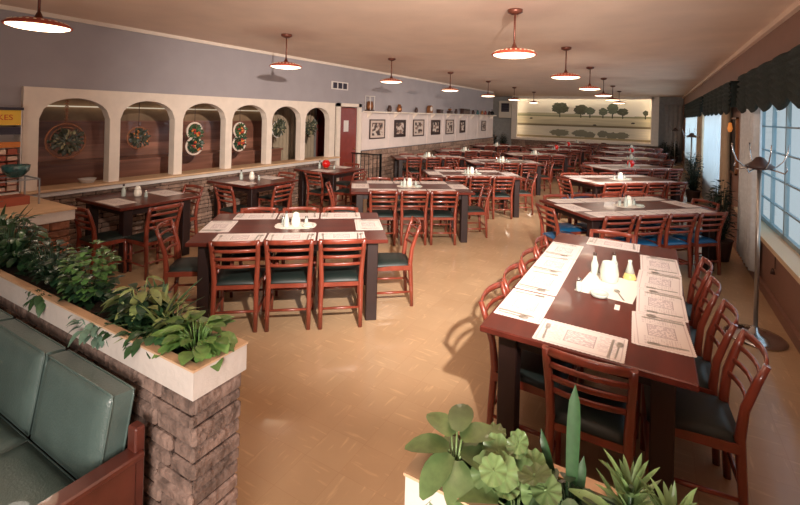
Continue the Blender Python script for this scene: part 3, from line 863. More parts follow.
place_chair('green', -.33, BY1 - .10, PI, 'red ladder-back chair at the far end of %s' % bn, 'chairs at the big foreground table')
for i, y in enumerate((2.655, 3.095, 3.50, 3.93)):
    setting(-.645, y, -PI / 2, '%s on the left side of %s' % (wh[i], bn), False, True, grp='placemats on ' + bn)
for i, (y, r) in enumerate(((2.715, 4), (3.13, 1), (3.545, -2), (3.965, 2))):
    setting(.055, y, PI / 2 + rad(r), '%s on the window side of %s' % (wh[i], bn), False, True, grp='placemats on ' + bn)
for y, r, lab in ((2.745, 8, 'nearest'), (3.57, 4, 'third')):
    place_mat(.045, y - .03, PI / 2 + rad(r - 6), 'paper placemat under the %s window-side one of %s' % (lab, bn), 'spare placemats', z=.7487 + .0005)
setting(-.305, 2.40, rad(-1), 'near end of ' + bn, False, True, grp='placemats on ' + bn)
setting(-.30, 4.37, PI, 'far end of ' + bn, False, True, grp='placemats on ' + bn)
o = MB().prism([(-.17, -.22), (.17, -.22), (.17, .22), (-.17, .22)], 0, .001).build('paper_runner', 'white', loc=(-.24, 3.26, .7502)); o.rotation_euler = (0, 0, rad(-6))
tag(o, 'white paper under the bottles at the centre of the big foreground table', 'paper')
z = .7515
r = empty('candle_lamp', (-.25, 3.36, z)); tag(r, 'pale yellow glowing glass candle jar at the centre of the big foreground table', 'candle')
MB().lathe([(.05, 0), (.058, .01), (.062, .06), (.052, .11), (.046, .13), (.044, .13), (.05, .06), (.001, .02)], 20).build('glass_jar', 'bottleglass', r)
MB().lathe([(.001, .012), (.05, .012), (.052, .06), (.044, .10), (.001, .104)], 18).build('candle', 'candle', r)
put('bottle', -.355, 3.47, z, 0, 'tall clear glass bottle left of the candle jar on the big foreground table')
put('bottle', -.235, 3.56, z, 0, 'dark-topped clear bottle behind the candle jar on the big foreground table')
r = empty('cruet', (-.13, 3.50, z)); tag(r, 'cone-shaped glass cruet with amber dressing right of the candle jar', 'cruet')
MB().lathe([(.044, 0), (.046, .004), (.03, .04)], 16).build('dressing', 'honey', r)
MB().lathe([(.031, .04), (.012, .11), (.014, .13), (.001, .13)], 16).build('neck', 'bottleglass', r)
put('shaker', -.405, 3.06, z, 0, 'clear glass salt shaker left of the white paper on the big foreground table')
put('ashtray', -.28, 3.04, z, 0, 'clear glass ashtray on the white paper of the big foreground table')
place_cut('spoon', -.17, 3.13, rad(20), 'steel spoon beside the ashtray on the big foreground table')
r = empty('matchbook', (-.19, 2.93, z)); r.rotation_euler = (0, 0, .05)
r2 = MB().box(-.014, .014, -.035, .035, 0, .004).build('matchbook', 'white', loc=(-.17, 2.92, .7502)); bpy.data.objects.remove(r)
tag(r2, 'slim white matchbook below the ashtray on the big foreground table', 'matchbook')

# ------------------------------------------------------------------ planters
def planter(name, x0, x1, y0, y1, label, seed, faces, ztop=.90):
    r = empty(name, ((x0 + x1) / 2, (y0 + y1) / 2, 0)); ox, oy = (x0 + x1) / 2, (y0 + y1) / 2; tag(r, label, 'planter')
    inv = Matrix.Translation((-ox, -oy, 0))
    def ch(b, nm, key=None): o = b.build(nm, key, r); o.matrix_parent_inverse = inv; return o
    s = .025
    b = MB(); b.m('mortar').box(x0 + s, x1 - s, y0 + s, y1 - s, 0, ztop - .10)
    courses(b, x0 + s, x1 - s, y0 + s, y1 - s, 0, ztop - .115, faces, seed=seed, key='stone_p', rh=(.045, .085), ln=(.12, .26), dep=.02, gap=.004)
    ch(b, 'stone_base')
    w = .035; b = MB(); zb = ztop - .115
    b.box(x0, x1, y0, y0 + w, zb, ztop - .008).box(x0, x1, y1 - w, y1, zb, ztop - .008).box(x0, x0 + w, y0 + w, y1 - w, zb, ztop - .008).box(x1 - w, x1, y0 + w, y1 - w, zb, ztop - .008)
    ch(b, 'white_trough', 'cap')
    b = MB(); b.box(x0 - .004, x1 + .004, y0 - .004, y0 + w, ztop - .008, ztop).box(x0 - .004, x1 + .004, y1 - w, y1 + .004, ztop - .008, ztop)
    b.box(x0 - .004, x0 + w, y0 + w, y1 - w, ztop - .008, ztop).box(x1 - w, x1 + .004, y0 + w, y1 - w, ztop - .008, ztop); ch(b, 'rim', 'capwood')
    ch(MB().box(x0 + w, x1 - w, y0 + w, y1 - w, zb + .03, ztop - .03), 'soil', 'soil')
    return r
planter('stone_planter', -5.40, -1.46, 1.04, 1.285, 'long stone planter with white trough and leafy plants beside the green sofa', 3, ('y-', 'x+'))
planter('stone_planter', -.565, .95, 1.05, 1.29, 'stone planter with white trough in the bottom foreground before the big table', 5, ('y-', 'x-', 'y+'))
# brick pedestal with white cap that turns back towards the arches
r = empty('brick_pedestal', (-5.1, 1.7, 0)); tag(r, 'short brown brick wall with white cap between the planter and the arches', 'pedestal')
def bc(b, nm, key=None): o = b.build(nm, key, r); o.matrix_parent_inverse = Matrix.Translation((5.1, -1.7, 0))
b = MB(); b.m('mortar').box(-6.2, -4.80, 1.34, 2.05, 0, .79); courses(b, -6.2, -4.80, 1.34, 2.05, 0, .79, ('x+', 'y+'), key='brick', seed=8, rh=(.05, .07), ln=(.16, .24)); bc(b, 'brick_base')
bc(MB().box(-6.24, -4.75, 1.30, 2.09, .79, .885, ch=.005), 'cap', 'cap'); bc(MB().box(-6.245, -4.74, 1.298, 2.10, .885, .90), 'cap_rim', 'capwood')

# ------------------------------------------------------------------ plants
def plant(name, label, cat='plant'): r = empty(name); tag(r, label, cat, None); return r
def clump(r, seed, cx, cy, z0, n, spread, hmin, hmax, L, Wd, key, droop=.35, stems=True, up=.5, shape=None, fold=.25, name='foliage'):
    R = random.Random(seed); b = MB(); st = MB()
    for i in range(n):
        a = R.uniform(0, 2 * PI); rr_ = R.uniform(.1, 1) ** .6
        px, py = cx + math.cos(a) * rr_ * spread[0], cy + math.sin(a) * rr_ * spread[1]
        h = z0 + R.uniform(hmin, hmax) * (1 - .35 * rr_)
        d = Vector((math.cos(a), math.sin(a), R.uniform(-.3, up)))
        s = R.uniform(.7, 1.2)
        b.leaf((px, py, h), d, (0, 0, 1), L * s, Wd * s, fold, droop * R.uniform(.4, 1.4), shape=shape)
        if stems:
            q0 = Vector((cx + (px - cx) * .35, cy + (py - cy) * .35, z0)); q1 = Vector((px, py, h))
            st.sweep([q0, (q0 + q1) / 2 + Vector((0, 0, .02)), q1], .0025, sides=4)
    b.build(name, key, r, fix=False)
    if stems: st.build('stems', key, r)
def blades(r, seed, cx, cy, z0, n, L, Wd, key, lean=.5, droop=.4, name='blades', rad_=.01):
    R = random.Random(seed); b = MB()
    for i in range(n):
        a = 2 * PI * i / n + R.uniform(-.3, .3); t = R.uniform(.15, 1) * lean
        d = Vector((math.cos(a) * math.sin(t * PI / 2), math.sin(a) * math.sin(t * PI / 2), math.cos(t * PI / 2)))
        b.leaf((cx + math.cos(a) * rad_, cy + math.sin(a) * rad_, z0), d, (math.cos(a + PI), math.sin(a + PI), 1), L * R.uniform(.7, 1.1), Wd, .35, droop * R.uniform(.3, 1), n=6,
               shape=lambda f: (min(1, .55 + f * 1.5)) * (1 - f ** 3) ** .7)
    b.build(name, key, r, fix=False)
PZ = .87
p = plant('pothos_plant', 'light green broad-leaved plant at the aisle end of the left planter')
clump(p, 11, -1.63, 1.17, PZ + .01, 60, (.13, .085), .03, .12, .075, .06, 'leaf_lt', droop=.35, up=.4)
p = plant('pothos_plant', 'yellow-green trailing leaves over the aisle edge of the left planter')
clump(p, 12, -1.82, 1.20, PZ, 30, (.10, .08), .04, .14, .06, .035, 'leaf_var', droop=.4, up=.5)
clump(p, 52, -1.80, 1.19, PZ, 60, (.13, .09), .0, .11, .055, .04, 'leaf_mid', droop=.4, up=.5, name='lower_foliage')
p = plant('ivy_plant', 'dull green ivy patch in the left planter between the light and variegated plants')
clump(p, 13, -1.86, 1.12, PZ, 60, (.14, .09), .0, .07, .05, .042, 'leaf_mid', droop=.5, up=.3)
p = plant('spider_plant', 'spiky grassy plant in the left planter behind the variegated leaves')
blades(p, 14, -1.95, 1.22, PZ, 34, .22, .016, 'leaf_mid', lean=.8, droop=.5); blades(p, 15, -1.93, 1.2, PZ, 16, .20, .02, 'leaf_var', lean=.9, droop=.5, name='pale_blades')
p = plant('variegated_plant', 'pale variegated leaves standing above the left planter')
clump(p, 16, -2.1, 1.2, PZ, 22, (.11, .08), .10, .22, .08, .042, 'leaf_var', droop=.4, up=.6)
clump(p, 17, -2.1, 1.2, PZ, 130, (.15, .09), .0, .16, .06, .045, 'leaf_dk', droop=.4, up=.5, name='dark_foliage')
p = plant('trailing_ivy', 'grey-green ivy trailing over the sofa side of the left planter')
clump(p, 18, -2.22, 1.06, PZ - .02, 46, (.14, .05), -.02, .06, .05, .034, 'leaf_bl', droop=.7, up=.1)
clump(p, 19, -2.02, 1.10, PZ, 40, (.12, .05), .0, .05, .05, .045, 'leaf_mid', droop=.5, up=.3, name='inner_foliage')
p = plant('bushy_plant', 'bright green small-leaved bushy plant standing tall in the left planter')
clump(p, 20, -2.52, 1.18, PZ, 300, (.13, .11), .06, .33, .034, .032, 'leaf_br', droop=.3, up=.5, stems=False)
clump(p, 21, -2.50, 1.18, PZ, 90, (.16, .09), .0, .18, .05, .04, 'leaf_dk', droop=.3, up=.5, name='lower_foliage')
p = plant('jade_plant', 'dark green dense plant left of the bright bush in the left planter')
clump(p, 22, -2.95, 1.2, PZ, 200, (.26, .09), .0, .26, .055, .04, 'leaf_dk', droop=.3, up=.6)
p = plant('fern_plant', 'dark feathery plant farther left in the left planter before the pedestal')
clump(p, 23, -3.55, 1.2, PZ, 200, (.32, .10), .0, .34, .07, .035, 'leaf_mid', droop=.4, up=.8)
clump(p, 24, -3.5, 1.2, PZ, 120, (.34, .10), .0, .3, .06, .04, 'leaf_dk', droop=.4, up=.8, name='lower_foliage')
p = plant('snake_plant', 'upright pale-bladed plant in the left planter before the brick pedestal')
blades(p, 25, -3.85, 1.22, PZ, 18, .34, .035, 'leaf_mid', lean=.45, droop=.15)
p = plant('dark_shrub', 'dark leafy plant at the left frame edge in the left planter')
clump(p, 26, -4.25, 1.18, PZ, 260, (.38, .10), .0, .48, .075, .05, 'leaf_dk', droop=.3, up=.8)
p = plant('dark_shrub', 'dark leafy plant beside the brick pedestal at the end of the left planter')
clump(p, 27, -4.9, 1.18, PZ, 200, (.36, .10), .0, .42, .08, .05, 'leaf_dk', droop=.3, up=.8)
p = plant('trailing_ivy', 'small ivy spray hanging over the sofa side edge at the left frame')
clump(p, 28, -2.72, 1.05, PZ, 40, (.12, .03), -.02, .04, .045, .035, 'leaf_mid', droop=.7, up=.1)
# right planter
ov = lambda f: math.sin(PI * min(1, f * .9 + .08)) ** .6
p = plant('rubber_plant', 'large soft-leaved green plant in the left corner of the foreground planter')
R = random.Random(5)
b = MB(); st = MB()
for (a, el, h, L) in ((200, .1, .20, .13), (150, .2, .24, .12), (100, .3, .26, .12), (45, .2, .24, .13), (0, .05, .20, .13), (300, -.3, .17, .14), (250, -.3, .19, .13), (225, -.7, .13, .13), (275, -.8, .12, .15),
                      (330, -.5, .12, .14), (180, -.2, .14, .11), (60, .1, .15, .12), (130, .0, .15, .12), (20, -.3, .13, .12)):
    an = rad(a); d = Vector((math.cos(an), math.sin(an), el)); base = Vector((-.455 + .018 * math.cos(an), 1.13 + .018 * math.sin(an), PZ + h * .62 - .04))
    b.leaf(base, d, (0, 0, 1), L * .92, L * .60, .2, .25, n=6, shape=ov); st.sweep([(-.455, 1.13, PZ), base], .003, sides=5)
b.build('foliage', 'leaf_rub', p, fix=False); st.build('stems', 'leaf_rub', p)
p = plant('low_foliage_plant', 'low dense green leaves around the base of the tall upright leaf')
clump(p, 71, -.10, 1.16, PZ - .01, 130, (.30, .07), .0, .07, .06, .045, 'leaf_mid', droop=.5, up=.4)
p = plant('begonia_plant', 'round ribbed-leaf plant in the foreground planter right of the soft-leaved plant')
b = MB(); st = MB(); R = random.Random(8)
for i in range(26):
    x, y, z = -.30 + R.uniform(-.09, .09), 1.16 + R.uniform(-.07, .07), PZ + R.uniform(.02, .13)
    n = Vector((R.uniform(-.4, .4), R.uniform(-.9, .1), 1)).normalized(); m = Matrix.Translation((x, y, z)) @ n.to_track_quat('Z', 'Y').to_matrix().to_4x4()
    rr_ = R.uniform(.026, .048); K = 36; c = b.bm.verts.new(m @ Vector((0, 0, -.006))); ring = [b.bm.verts.new(m @ Vector((rr_ * (1 + .035 * math.cos(9 * t)) * math.cos(t), rr_ * (1 + .035 * math.cos(9 * t)) * math.sin(t), .004 * math.cos(9 * t)))) for t in [2 * PI * k / K for k in range(K)]]
    for k in range(K): b._face([c, ring[k], ring[(k + 1) % K]], True)
    st.sweep([(-.30, 1.17, PZ - .02), (x, y, z)], .002, sides=4)
b.build('foliage', 'leaf_rub', p, fix=False); st.build('stems', 'leaf_rub', p)
p = plant('ground_cover', 'tiny dark leaves covering the soil at the front of the foreground planter')
clump(p, 31, -.28, 1.10, PZ - .02, 220, (.20, .045), .0, .05, .022, .016, 'leaf_mid', stems=False, up=.6)
p = plant('snake_plant', 'single tall upright sword-shaped leaf in front of the near end chair')
b = MB()
b.leaf((-.165, 1.20, PZ - .03), (.01, .02, 1), (0, -1, .05), .35, .036, .3, 0, n=8, shape=lambda f: (.6 + .6 * f) * (1 - f ** 5) ** .6)
b.leaf((-.155, 1.20, PZ - .03), (.1, .05, 1), (0, -1, .05), .17, .028, .3, 0.05, n=6, shape=lambda f: (.6 + .6 * f) * (1 - f ** 4) ** .6)
b.leaf((-.19, 1.22, PZ - .03), (-.35, .1, 1), (0, -1, .05), .19, .028, .3, 0.05, n=6, shape=lambda f: (.6 + .6 * f) * (1 - f ** 4) ** .6)
b.build('blades', 'leaf_mid', p, fix=False)
p = plant('peperomia_plant', 'dark ridged-leaf plant below the tall upright leaf in the foreground planter')
clump(p, 33, -.16, 1.15, PZ, 24, (.075, .06), .03, .11, .065, .055, 'leaf_ridge', droop=.6, up=.2)
p = plant('broad_leaf_plant', 'hanging broad green leaves left of the ridged plant in the foreground planter')
clump(p, 34, -.27, 1.08, PZ, 14, (.06, .05), .0, .08, .10, .055, 'leaf_rub', droop=.6, up=.2, shape=ov)
for k, (x, y, lab) in enumerate(((-.03, 1.20, 'spiky green dracaena rosette under the seat corner of the big table, left of two'), (.055, 1.17, 'spiky green dracaena rosette near the bottom edge, right of two'))):
    p = plant('dracaena_plant', lab)
    for j in range(3): blades(p, 40 + k * 3 + j, x, y, PZ + .02 + .04 * j, 18, .11 - .012 * j, .016, 'leaf_rub', lean=1.0 - .25 * j, droop=.35)
    MB().sweep([(x, y, PZ - .03), (x, y, PZ + .12)], .007, sides=6).build('stem', 'leaf_mid', p)
p = plant('broad_leaf_plant', 'long arching green leaves between the two spiky rosettes in the foreground planter')
clump(p, 47, .0, 1.14, PZ, 12, (.06, .05), .02, .09, .12, .045, 'leaf_rub', droop=.5, up=.6, shape=ov)
p = plant('broad_leaf_plant', 'single oval green leaf at the bottom edge right of the spiky rosettes')
b = MB(); b.leaf((.135, 1.17, PZ + .06), (1, .15, .15), (-.1, -.6, 1), .10, .06, .15, .3, n=6, shape=ov); b.build('foliage', 'leaf_rub', p, fix=False)
MB().sweep([(.12, 1.17, PZ - .03), (.135, 1.17, PZ + .06)], .003, sides=5).build('stem', 'leaf_rub', p)
# floor and hanging greenery along the window wall and back wall
def potted(x, y, h, w, seed, lab, z=0, pot=.28, key='leaf_night', n=240):
    p = plant('potted_plant', lab); p.location = (x, y, z)
    MB().lathe([(.11, 0), (.15, pot * .9), (.16, pot), (.14, pot), (.13, pot - .04), (.001, pot - .05)], 16).build('pot', 'terracotta', p)
    clump(p, seed, 0, 0, pot, n, (w, w), .05, h - pot, .085, .05, key, droop=.3, up=.8)
potted(.80, 7.35, 1.2, .13, 61, 'tall dark leafy potted plant between the first two windows')
potted(.80, 12.2, 1.30, .16, 62, 'dark leafy potted plant by the second window curtain')
for i, x in enumerate((.42, .78)): potted(x, YB - .45, 1.05, .2, 63 + i, 'dark potted fern at the back wall right of the mural, %s of two' % ('left', 'right')[i], n=140)
for i, x in enumerate((-7.5, -6.95)): potted(x, YB - .6, 1.1, .22, 66 + i, 'dark potted fern in the alcove left of the mural, %s of two' % ('left', 'right')[i], n=140)

# ------------------------------------------------------------------ sofa
SY = 1.0
r = empty('vinyl_sofa', (-2.6, .6, 0)); tag(r, 'green vinyl sofa with red wooden arm against the stone planter', 'sofa')
def sc(b, nm, key=None, solid=0): o = b.build(nm, key, r); o.matrix_parent_inverse = Matrix.Translation((2.6, -.6, 0)); return o
def cushion(x0, x1, y0, y1, z0, z1, tilt=0, puff=.02):
    b = MB(); bm = b.bm; sx, sy, sz = x1 - x0, y1 - y0, z1 - z0; thin_y = sy < sz
    N = 14; ax = (0, 2) if thin_y else (0, 1); dims = (sx, sy, sz); tv = 1 if thin_y else 2
    e = .016
    def pt(i, j, side):
        u, v = i / N * 2 - 1, j / N * 2 - 1
        p = [0, 0, 0]; p[ax[0]] = u * dims[ax[0]] / 2; p[ax[1]] = v * dims[ax[1]] / 2
        edge = i in (0, N) or j in (0, N)
        p[tv] = side * (dims[tv] / 2 - (e if edge else 0) + puff * (1 - u ** 4) * (1 - v ** 4))
        return Matrix.Rotation(tilt, 3, 'X') @ Vector(p) + Vector(((x0 + x1) / 2, (y0 + y1) / 2, (z0 + z1) / 2))
    rim = {}
    for side in (-1, 1):
        G = [[bm.verts.new(pt(i, j, side)) for i in range(N + 1)] for j in range(N + 1)]
        for j in range(N):
            for i in range(N): b._face([G[j][i], G[j][i + 1], G[j + 1][i + 1], G[j + 1][i]], True)
        rim[side] = [G[0][i] for i in range(N + 1)] + [G[j][N] for j in range(1, N + 1)] + [G[N][i] for i in range(N - 1, -1, -1)] + [G[j][0] for j in range(N - 1, 0, -1)]
    n = len(rim[1])
    for i in range(n): b._face([rim[-1][i], rim[1][i], rim[1][(i + 1) % n], rim[-1][(i + 1) % n]])
    P = MB()
    for side in (-1, 1): P.sweep([v.co.copy() for v in rim[side]] + [rim[side][0].co.copy()], .0045, sides=6)
    return b, P
def put_cushion(args, nm):
    b, P = cushion(*args); o = sc(b, nm, 'sofa'); q = P.build('piping', 'sofa', o)
for i in range(5):
    x1 = -1.76 - i * .56; put_cushion((x1 - .53, x1, .875, .985, .43, .765, rad(-9), .012), 'back_cushion')
for i in range(5):
    x1 = -1.76 - i * .56; put_cushion((x1 - .55, x1, .22, .86, .30, .44, 0, .015), 'seat_cushion')
sc(MB().box(-4.6, -1.74, .2, 1.0, .12, .30), 'base', 'arm')
b = MB(); b.box(-1.73, -1.655, .16, .985, .535, .562, ch=.006).box(-1.72, -1.67, .18, .96, .10, .535, ch=.004); sc(b, 'arm', 'arm')
b = MB(); b.box(-1.73, -1.675, .955, .995, 0, .65, ch=.006); sc(b, 'leg', 'arm')
b = MB(); b.box(-1.73, -1.675, .2, .25, 0, .14); sc(b, 'leg', 'arm')

# ------------------------------------------------------------------ right wall furnishings
def valance(y0, y1, lab):
    b = MB(); n = int((y1 - y0) / .6); w = (y1 - y0) / n; N = n * 20; G = []; K = 18
    for j in range(K + 1):
        row = []
        for i in range(N + 1):
            y = y0 + (y1 - y0) * i / N; ph = (y - y0) / w
            sc_ = abs(math.sin(PI * ph))
            zb = 2.12 - .13 * sc_ ; z = 2.50 + (zb - 2.50) * j / K
            x = XR - .13 + .012 * math.sin(PI * ph * 2 + .8) + .022 * math.sin(j * 2.1 + 2.2 * sc_)
            row.append(b.bm.verts.new((x, y, z)))
        G.append(row)
    for j in range(K):
        for i in range(N): b._face([G[j][i], G[j + 1][i], G[j + 1][i + 1], G[j][i + 1]], True)
    v = empty('window_valance', (XR, (y0 + y1) / 2, 0)); tag(v, lab, 'valance', 'scalloped valances'); inv = Matrix.Translation((-XR, -(y0 + y1) / 2, 0))
    o = b.build('swag_cloth', 'valance', v, solid=.006); o.matrix_parent_inverse = inv
    o = MB().box(XR - .11, XR, y0, y0 + .01, 2.10, 2.50).box(XR - .11, XR, y1 - .01, y1, 2.10, 2.50).box(XR - .11, XR, y0, y1, 2.48, 2.50).build('valance_board', 'valance', v); o.matrix_parent_inverse = inv
valance(3.5, 7.45, 'dark green scalloped valance over the nearest window')
valance(8.25, 12.4, 'dark green scalloped valance over the middle window')
valance(13.1, 19.8, 'dark green scalloped valance over the farthest window')
def curtain(y0, y1, lab, z0=.15, key='curtain', x=XR - .07, wl=.14, amp=.042):
    o = drape(MB(), x, y0, y1, z0, 2.3, amp, wl).build('window_curtain', key, solid=.005); tag(o, lab, 'curtain', 'window curtains')
curtain(6.4, 7.4, 'silvery floor-length curtain at the left side of the nearest window behind the coat stand')
curtain(9.45, 12.3, 'pale sheer curtain drawn across the middle window', key='sheer', wl=.16)
curtain(8.8, 9.4, 'beige curtain at the near side of the middle window', key='beige')
curtain(13.2, 14.4, 'beige curtain at the near side of the farthest window', key='beige')
curtain(14.5, 19.6, 'pale sheer curtain drawn across the farthest window', key='sheer', wl=.2)
# dark framed panel between the windows
r = empty('wall_picture', (XR, 8.62, 1.5)); tag(r, 'dark framed panel with a small amber lamp on the wall between two windows', 'picture')
MB().box(-.02, 0, -.30, .30, -.40, .42).build('panel', 'darkfab', r)
b = MB(); b.box(-.035, 0, -.33, -.30, -.43, .45).box(-.035, 0, .30, .33, -.43, .45).box(-.035, 0, -.33, .33, .42, .45).box(-.035, 0, -.33, .33, -.43, -.40); b.build('frame', 'brass', r)
MB().lathe([(.02, 0), (.035, .05), (.02, .14), (.001, .15)], 12, Matrix.Translation((-.06, .05, .22))).build('sconce_shade', 'sconce', r)
# hand bell pull on the wall below the sill
o = MB().sweep([(XR - .012, 5.75, .58), (XR - .012, 5.75, .40)], .004, sides=5).lathe([(.001, 0), (.022, .0), (.012, .05), (.001, .06)], 10, Matrix.Translation((XR - .03, 5.75, .345))).build('window_pull', 'antique')
tag(o, 'small dark window pull hanging on a cord below the nearest sill', 'pull')

def coat_stand(x, y, lab, first=[None]):
    if first[0] is None:
        r = empty('coat_stand'); first[0] = r
        MB().lathe([(.22, 0), (.225, .012), (.20, .03), (.12, .05), (.05, .065), (.025, .10)], 32).build('base', 'chrome', r)
        MB().sweep([(0, 0, .06), (0, 0, 1.50)], .017, sides=12).build('pole', 'dchrome', r)
        MB().lathe([(.02, 1.46), (.10, 1.48), (.105, 1.50), (.06, 1.53), (.03, 1.57), (.001, 1.58)], 16).build('hub', 'antique', r)
        for k in range(8):
            a = 2 * PI * k / 8 + .2; c, s = math.cos(a), math.sin(a)
            pts = [(c * .05, s * .05, 1.49), (c * .12, s * .12, 1.49), (c * .17, s * .17, 1.54), (c * .20, s * .20, 1.62), (c * .21, s * .21, 1.69)]
            if k % 2: pts = [(c * .05, s * .05, 1.48), (c * .13, s * .13, 1.465), (c * .18, s * .18, 1.45), (c * .20, s * .20, 1.48), (c * .19, s * .19, 1.51)]
            MB().sweep(pts, .006, sides=6).build('hook', 'chrome', r)
    else: r = copy_tree(first[0])
    r.location = (x, y, 0); tag(r, lab, 'coat stand', 'coat stands')
coat_stand(.80, 4.87, 'chrome coat stand with curved hooks and round base beside the nearest window')
coat_stand(.82, 13.4, 'pale coat stand by the wall between the second and third windows')
coat_stand(.75, 21.8, 'distant coat stand near the right corner of the back wall')

# ------------------------------------------------------------------ left wall furnishings
# shelf with brackets
r = empty('antique_shelf', (XL, 13.8, 1.9)); tag(r, 'long white wall shelf on brackets above the framed pictures', 'shelf')
MB().box(0, .22, -4.9, 4.95, -.02, .015).build('board', 'cream', r)
for y in (-4.7, -3.4, -2.3, -1.1, .1, 1.25, 2.4, 3.5, 4.7):
    MB().prism([(0.02, -.16), (.02, -.02), (.18, -.02)], y - .015, y + .015, Matrix(((1, 0, 0, 0), (0, 0, 1, 0), (0, 1, 0, 0), (0, 0, 0, 1)))).build('bracket', 'cream', r)
ZS2 = 1.916
def on_shelf(kind, y, lab):
    r = empty(kind, (XL + .11, y, ZS2)); tag(r, lab, kind.replace('_', ' '), 'antiques on the wall shelf'); return r
r = on_shelf('lantern', 9.05, 'tall brown lantern at the near end of the wall shelf')
MB().box(-.08, .08, -.09, .09, 0, .03).build('base', 'antique', r); MB().lathe([(.07, .03), (.09, .1), (.07, .24)], 10).build('glass', 'brass', r)
b = MB()
for sx in (-1, 1):
    for sy in (-1, 1): b.box(sx * .075 - .006, sx * .075 + .006, sy * .085 - .006, sy * .085 + .006, .03, .36)
b.box(-.09, .09, -.1, .1, .36, .375); b.build('frame', 'cap', r)
def jug(y, lab, s=1, key='antique'):
    r = on_shelf('jug', y, lab); MB().lathe([(.05 * s, 0), (.07 * s, .05 * s), (.06 * s, .12 * s), (.035 * s, .15 * s), (.045 * s, .19 * s)], 12).build('body', key, r)
    MB().sweep([(0, .045 * s, .17 * s), (0, .11 * s, .14 * s), (0, .10 * s, .07 * s), (0, .06 * s, .05 * s)], .008, sides=6).build('handle', key, r)
jug(9.98, 'small dark jug next after the lantern on the wall shelf', .9); jug(10.5, 'taller brown jug, third object on the wall shelf', 1.1, 'brass'); jug(11.5, 'small dark jug above the third framed picture', .8)
r = on_shelf('mantel_clock', 12.4, 'round-topped brown mantel clock on the wall shelf'); pts = [(-.12, 0), (.12, 0)] + [(.12 * math.cos(t), .12 + .12 * math.sin(t)) for t in [PI * k / 8 for k in range(9)]]
MB().prism(pts, -.05, .05, Matrix(((0, 0, 1, 0), (1, 0, 0, 0), (0, 1, 0, 0), (0, 0, 0, 1)))).build('case', 'brass', r)
MB().lathe([(.07, 0), (.07, .008)], 20, Matrix.Translation((.05, 0, .13)) @ Matrix.Rotation(PI / 2, 4, 'Y')).build('dial', 'cap', r)
def dbox(y, w, h, lab):
    r = on_shelf('wooden_box', y, lab); MB().box(-.07, .07, -w / 2, w / 2, 0, h * .7, ch=.008).build('body', 'antique', r); MB().box(-.075, .075, -w / 2 - .01, w / 2 + .01, h * .7, h, ch=.01).build('lid', 'antique', r)
dbox(13.15, .22, .13, 'low dark box right of the mantel clock on the wall shelf'); dbox(15.35, .62, .2, 'largest dark box on the wall shelf')
r = on_shelf('coffee_grinder', 13.95, 'dark coffee grinder with crank on the wall shelf')
MB().box(-.07, .07, -.08, .08, 0, .1, ch=.006).build('body', 'antique', r); MB().lathe([(.03, .1), (.07, .15), (.06, .17)], 12).build('bowl', 'brass', r); MB().sweep([(0, 0, .15), (0, 0, .2), (0, .1, .2), (0, .1, .23)], .007, sides=6).build('crank', 'black', r)
jug(14.5, 'dark jug left of the largest box on the wall shelf', .9)
for i, (y, k) in enumerate(((16.2, 'antique'), (16.7, 'tealbowl'), (17.2, 'brass'), (17.6, 'reddoor'), (18.1, 'antique'))):
    jug(y, ['dark jug right of the largest box', 'teal jug near the far shelf end', 'brass jug near the far shelf end', 'red jug near the far shelf end', 'last dark jug at the far shelf end'][i] + ' on the wall shelf', .9, k)
r = on_shelf('iron_kettle', 18.45, 'black kettle at the very far end of the wall shelf'); MB().lathe([(.08, 0), (.11, .06), (.08, .14), (.02, .16), (.001, .19)], 14).build('body', 'black', r); MB().sweep([(0, -.08, .12), (0, -.06, .24), (0, .06, .24), (0, .08, .12)], .008, sides=6).build('handle', 'black', r)
# framed pictures
PIC = [(9.52, .72, .50), (10.68, .62, .48), (11.8, .70, .50), (13.0, .66, .48), (14.13, .66, .50), (15.3, .50, .46), (17.62, .5, .42)]
def pic_fn(seed):
    R = random.Random(seed); ox = R.uniform(0, 50); dk = R.choice([(54, 40, 38), (84, 40, 36), (60, 56, 60)])
    def fn(u, v):
        if min(u, 1 - u, (v), (1 - v)) < .12: return (206, 184, 170) if seed % 2 else dk
        a = nz(u + ox, v, 5) + .4 * nz(u + ox, v, 14)
        return (70, 58, 56) if a > .12 else ((150, 116, 100) if a > -.1 else (206, 190, 178))
    return fn
for i, (y, w, h) in enumerate(PIC):
    r = empty('framed_picture', (XL + .036, y, 1.46)); tag(r, 'small framed picture on the pale panelled wall, %s from the red door' % (['first', 'second', 'third', 'fourth', 'fifth', 'sixth', 'seventh'][i]), 'picture', 'framed pictures below the shelf')
    b = MB(); f = .03; b.box(0, .02, -w / 2, -w / 2 + f, -h / 2, h / 2).box(0, .02, w / 2 - f, w / 2, -h / 2, h / 2).box(0, .02, -w / 2 + f, w / 2 - f, -h / 2, -h / 2 + f).box(0, .02, -w / 2 + f, w / 2 - f, h / 2 - f, h / 2)
    b.build('frame', 'antique', r)
    o = painted('print', w - .05, h - .05, 30, 22, pic_fn(i + 1), parent=r); o.matrix_basis = Matrix.Translation((.004, 0, 0)) @ Matrix(((0, 0, 1, 0), (1, 0, 0, 0), (0, 1, 0, 0), (0, 0, 0, 1)))
# wall vent
r = empty('wall_vent', (XL, 7.97, 2.47)); tag(r, 'wall grille of three dark slots on the grey wall above the red door', 'vent')
MB().box(0, .015, -.30, .30, -.09, .09).build('plate', 'cap', r)
for k in (-1, 0, 1): MB().box(.015, .02, k * .18 - .07, k * .18 + .07, -.065, .065).build('slot', 'navy', r)
